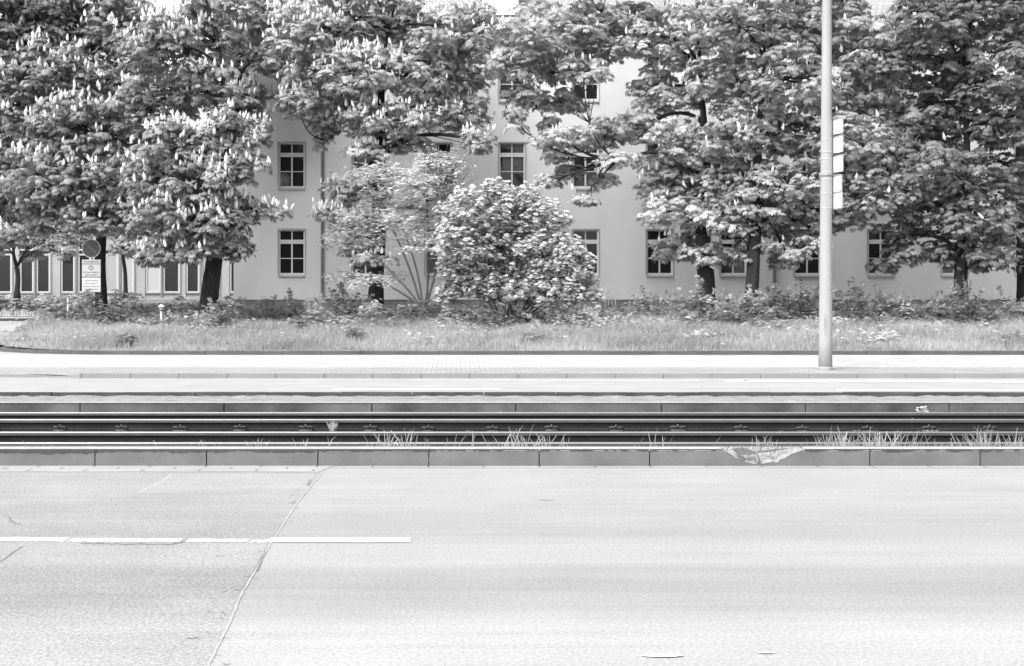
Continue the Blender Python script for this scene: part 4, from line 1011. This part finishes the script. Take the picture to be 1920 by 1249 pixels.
def weed(u, v0, v1, y, label, seed, spread=.5, n=9, zb=-.262):
    g = np.random.default_rng(seed); x = X(u, y); t = empty('weed_plant', (x, y, zb), label, 'weed'); V=[];T=[]; top = Z(v0, y)
    for k in range(n):
        a = (k/(n-1)-.5)*2*spread; hh = (top-zb)*g.uniform(.75,1.02); tipx = x+math.sin(a)*(top-Z(v1,y))*1.1; o = len(V); mx = x+(tipx-x)*.45; mz = zb+hh*.62; w = .014
        V += [(x,y,zb),(mx-w,y-.01*k,mz),(mx+w,y+.01*k,mz),(tipx,y+g.normal(0,.03),zb+hh)]; T += [(o,o+1,o+2),(o+1,o+3,o+2)]
    fast_mesh('leaves', np.array(V), np.array(T), L['grass'], np.repeat(g.random(n)*.5+.5, 2), t)
weed(623, 786, 808, 18.6, 'single leafy weed standing between the middle rails left of centre', 1)
weed(1710, 781, 790, 20.1, 'tiny two-leaved weed by the farthest tram rail at the right', 2, .9, 4, -.262)
g = np.random.default_rng(92); x = X(1742, 21.2); t = empty('weed_plant', (x, 21.2, -.262), 'small bushy weed before the stained concrete edge at the right', 'weed')
V, T, r_ = whorls(np.stack([x+g.normal(0,.05,16), 21.4+g.normal(0,.04,16), -.12+g.uniform(-.12,.05,16)],1), g, 7, .035, TINY, .5, .8, 1, 0); fast_mesh('leaves', V, T, L['pale'], r_, t)

# ---------------------------------------------------------------- tram pole with panels
yp = 30.6; xp = X(1547.5, yp); zp = pz(yp)
pole = empty('tram_pole', (xp, yp, zp), 'tall pale tapering concrete pole standing on the pavement before the trees', 'pole')
mb = MB(); zt = 10.6; nseg = 14
pts = [(xp + (X(1550.5,yp)-xp)*(k/nseg)*1.3, yp, zp-.1+(zt-zp)*k/nseg) for k in range(nseg+1)]
r_b, r_t = 25.5/F*yp/2, 16.0/F*yp/2*.93
mb.tube(pts, [r_b+(r_t-r_b)*k/nseg for k in range(nseg+1)], 16); mb.build('pole_shaft', M['pole'], pole, smooth=True)
def pole_at(z):
    k = (z-(zp-.1))/(zt-zp); return xp+(X(1550.5,yp)-xp)*k*1.3, r_b+(r_t-r_b)*k
for v in (262, 286, 299, 323, 337, 362, 365, 390, 328):
    z = Z(v, yp); px_, pr = pole_at(z); mb = MB(); th = .045 if v == 328 else .009
    mb.tube([(px_,yp,z-th),(px_,yp,z+th)], pr+.004, 16); mb.build('band', M['pole_stain'] if v == 328 else M['sign_face'], pole, smooth=True)
mb = MB(); z = Z(543, yp); px_, pr = pole_at(z); mb.tube([(px_,yp,z-.012),(px_,yp,z+.004)], pr+.002, 16); mb.build('band', M['pole_stain'], pole)
mb = MB(); mb.tube([(xp,yp,zp-.05),(xp,yp,zp+.035),(xp,yp,zp+.07)], [r_b+.012,r_b+.010,r_b+.003], 16); mb.build('collar', M['pole_stain'], pole, smooth=True)
# rust streak low on the shaft, a slightly proud patch
mb = MB()
for k in range(7):
    z0_, z1_ = Z(630-k*6, yp), Z(624-k*6, yp); px_, pr = pole_at(z0_); w = .03*(1-abs(k-3)/4.5); yy = yp-math.sqrt(max(0,pr**2-.02**2))-.003
    mb.quad((px_-.04-w,yy,z0_),(px_-.04+w,yy,z0_),(px_-.04+w*.9,yy,z1_),(px_-.04-w*.9,yy,z1_))
mb.build('stain', M['pole_stain'], pole)
# five white square panels on arms, edge-on to the road
rows_p = [(224,252,1.0),(256.5,287.5,1.0),(292.5,323.5,1.0),(329.5,360,.86),(361.5,391,.92)]
pan = empty('panel_column', (X(1562,yp), yp, Z(391,yp)), 'column of five small white panels clamped to the right side of the tram pole', 'sign panels')
for i, (va, vb_, f) in enumerate(rows_p):
    xa_ = X(1562.5, yp); z0_, z1_ = Z(vb_+.4, yp), Z(va+2.4, yp); dx, dy = .085*f, -.33*f
    mb = MB(); th = .02
    A = [(xa_,yp,z0_),(xa_+dx,yp+dy,z0_),(xa_+dx,yp+dy,z1_),(xa_,yp,z1_)]; Bk = [(x_+th, y_+th*.3, z_) for x_, y_, z_ in A]
    mb.add(A+Bk, [(0,1,2,3),(7,6,5,4),(0,4,5,1),(1,5,6,2),(2,6,7,3),(3,7,4,0)])
    pn = mb.build('panel', M['panel'], pan)
    e = .022; n_ = (-.008, -.002)
    # dark frame edges
    mb = MB()
    mb.add([(xa_-.004,yp,z1_),(xa_+dx-.004,yp+dy,z1_),(xa_+dx-.004,yp+dy,z1_+.03),(xa_-.004,yp,z1_+.03),(xa_+th+.004,yp,z1_),(xa_+dx+th+.004,yp+dy,z1_),(xa_+dx+th+.004,yp+dy,z1_+.03),(xa_+th+.004,yp,z1_+.03)],
           [(0,1,2,3),(7,6,5,4),(0,4,5,1),(1,5,6,2),(2,6,7,3),(3,7,4,0)])
    mb.box(xa_+dx+th-.002, xa_+dx+th+.022, yp+dy-.005, yp+dy+.02, z0_, z1_+.03)
    mb.build('panel_frame', M['metal_grey'], pn)
mb = MB(); mb.tube([(X(1561.3,yp),yp,Z(393,yp)),(X(1561.3,yp),yp,Z(219,yp))], .014, 8); mb.build('rod', M['metal_dark'], pan)
mb = MB()
for v in (222,258,293,330,365,392):
    z = Z(v, yp); mb.tube([(X(1555,yp),yp,z),(X(1562.5,yp),yp,z)], .014, 6)
mb.box(X(1563,yp), X(1563,yp)+.1, yp-.32, yp-.0, Z(395,yp), Z(392.5,yp))
mb.build('clamp', M['metal_dark'], pan)

# ---------------------------------------------------------------- sign by the entrance
ysn = 43.8; xs_ = X(171, ysn); zsb = bank_z(xs_, ysn)
def text(s, size, x, y, z, mat, parent, name='lettering'):
    c = bpy.data.curves.new(name, 'FONT'); c.body = s; c.size = size; c.align_x = 'CENTER'; c.align_y = 'CENTER'; c.extrude = .001
    o = bpy.data.objects.new(name+'_tmp', c); C.objects.link(o); bpy.context.view_layer.update()
    me = bpy.data.meshes.new_from_object(o.evaluated_get(bpy.context.evaluated_depsgraph_get())); C.objects.unlink(o); bpy.data.objects.remove(o)
    me.transform(Matrix.Translation(Vector((x, y, z))-parent.location) @ Matrix.Rotation(R(90), 4, 'X')); me.materials.clear(); me.materials.append(mat)
    q = bpy.data.objects.new(name, me); C.objects.link(q); q.parent = parent; return q
sg = empty('entrance_sign', (xs_, ysn, zsb), 'dark round no-stopping sign above three pale lettered boards on a post by the left trees', 'road sign')
mb = MB(); mb.tube([(xs_,ysn+.05,zsb-.2),(xs_,ysn+.05,Z(452,ysn))], .03, 8); mb.build('post', M['metal_grey'], sg)
def disc(name, r, y0, y1, mat, parent, rin=0):
    mb = MB(); n = 40; cz = Z(466, ysn); cx = X(171, ysn)
    o_ = [(cx+r*math.cos(2*math.pi*k/n), cz+r*math.sin(2*math.pi*k/n)) for k in range(n)]
    if rin == 0:
        mb.add([(a, y0, b) for a, b in o_]+[(a, y1, b) for a, b in o_], [tuple(range(n)), tuple(range(2*n-1, n-1, -1))]+[(k, (k+1) % n, n+(k+1) % n, n+k) for k in range(n)])
    else:
        i_ = [(cx+rin*math.cos(2*math.pi*k/n), cz+rin*math.sin(2*math.pi*k/n)) for k in range(n)]
        mb.add([(a, y0, b) for a, b in o_]+[(a, y0, b) for a, b in i_], [(k, (k+1) % n, n+(k+1) % n, n+k) for k in range(n)])
    return mb.build(name, mat, parent)
rs = 17.5/F*ysn
ds = disc('sign_disc', rs, ysn-.004, ysn+.02, M['sign_dark'], sg); disc('white_edge', rs, ysn-.0065, 0, M['sign_face'], ds, rs*.95); disc('rim', rs*.948, ysn-.0055, 0, M['sign_rim'], ds, rs*.82)
mb = MB(); cz = Z(466, ysn); q = rs*.6; w = rs*.07
mb.quad((xs_-q-w,ysn-.007,cz+q-w),(xs_-q+w,ysn-.007,cz+q+w),(xs_+q+w,ysn-.007,cz-q+w),(xs_+q-w,ysn-.007,cz-q-w)); mb.build('diagonal_bar', M['sign_rim'], ds)
bx0, bx1 = X(154,ysn), X(189,ysn)
boards = [(487,494.3,'sign_face'),(496.2,519,'sign_face'),(521,547.5,'sign_face_light')]
for (a, b, mt) in boards:
    mb = MB(); mb.box(bx0, bx1, ysn-.02, ysn+.0, Z(b,ysn), Z(a,ysn)); o = mb.build('sign_board', M[mt], sg, bevel=.004)
mb = MB(); mb.box(bx0+.005, bx1-.005, ysn-.012, ysn+.012, Z(547.5,ysn)+.01, Z(487,ysn)-.01); mb.build('sign_back', M['metal_dark'], sg)
yt = ysn-.0225
text('Betriebsgelände', .073, xs_, yt, Z(490.5,ysn), M['ink'], sg)
text('Auf dem Gelände', .068, xs_, yt, Z(510.5,ysn), M['ink'], sg); text('gilt die StVO', .068, xs_, yt, Z(515.8,ysn), M['ink'], sg)
for k, s in enumerate(('Hauptverwaltung','der Deutschen','Rentenversicherung','Mitteldeutschland')): text(s, .060, xs_, yt, Z(526.2+k*5.4,ysn), M['ink'], sg)
mb = MB(); n = 28; cz = Z(502,ysn); ro, ri = 4.6/F*ysn, 3.4/F*ysn
mb.add([(xs_+ro*math.cos(2*math.pi*k/n),yt,cz+ro*math.sin(2*math.pi*k/n)) for k in range(n)]+[(xs_+ri*math.cos(2*math.pi*k/n),yt,cz+ri*math.sin(2*math.pi*k/n)) for k in range(n)], [(k,(k+1)%n,n+(k+1)%n,n+k) for k in range(n)]); mb.build('speed_ring', M['ink'], sg)
text('10', .075, xs_, yt, cz, M['ink'], sg)

# lamp stump, marker post, picket sticks
yl = 42.4; xl = X(303, yl); zl = bank_z(xl, yl)
lt = empty('garden_lamp', (xl, yl, zl), 'short pale mushroom-capped garden lamp left of the thick bare trunk', 'garden lamp')
mb = MB(); mb.tube([(xl,yl,zl-.1),(xl,yl,Z(582,yl))], .05, 10); mb.build('post', M['metal_grey'], lt, smooth=True)
mb = MB(); z = Z(582,yl); mb.tube([(xl,yl,z),(xl,yl,z+.06),(xl,yl,z+.10)], [.07,.07,.05], 12); mb.build('lamp_glass', M['sign_face'], lt, smooth=True)
mb = MB(); z += .10; mb.tube([(xl,yl,z),(xl,yl,z+.02),(xl,yl,z+.06),(xl,yl,z+.08)], [.11,.10,.06,.01], 14); mb.build('lamp_cap', M['white'], lt, smooth=True)
y = 44.0; x = X(127, y); zb = bank_z(x, y)
mb = MB(); mb.box(x-.02, x+.02, y-.02, y+.02, zb-.1, Z(561,y)); mb.box(x-.024, x+.024, y-.024, y+.024, Z(561,y)+.001, Z(561,y)+.02)
tag(mb.build('marker_post', M['white'], bevel=.004), 'thin white marker post at the left end of the dark shrubs', 'post')
rr = random.Random(8)
for k, u in enumerate((1129,1136,1142,1147,1154)):
    y = 46.5; x = X(u, y); zb = bank_z(x, y); hgt = Z((543,546,542,545,550)[k], y)
    where = ('leftmost','second','third and tallest','fourth','rightmost and shortest')[k]
    mb = MB(); mb.tube([(x,y,zb-.05),(x+rr.uniform(-.02,.02),y,(zb+hgt)/2),(x+rr.uniform(-.03,.03),y,hgt)], [.022,.024,.016], 6)
    tag(mb.build('wooden_stake', M['twig'], smooth=True), 'thin wooden stake right of the flowering bush, %s of the five' % where, 'stake', 'wooden stakes right of the flowering bush')
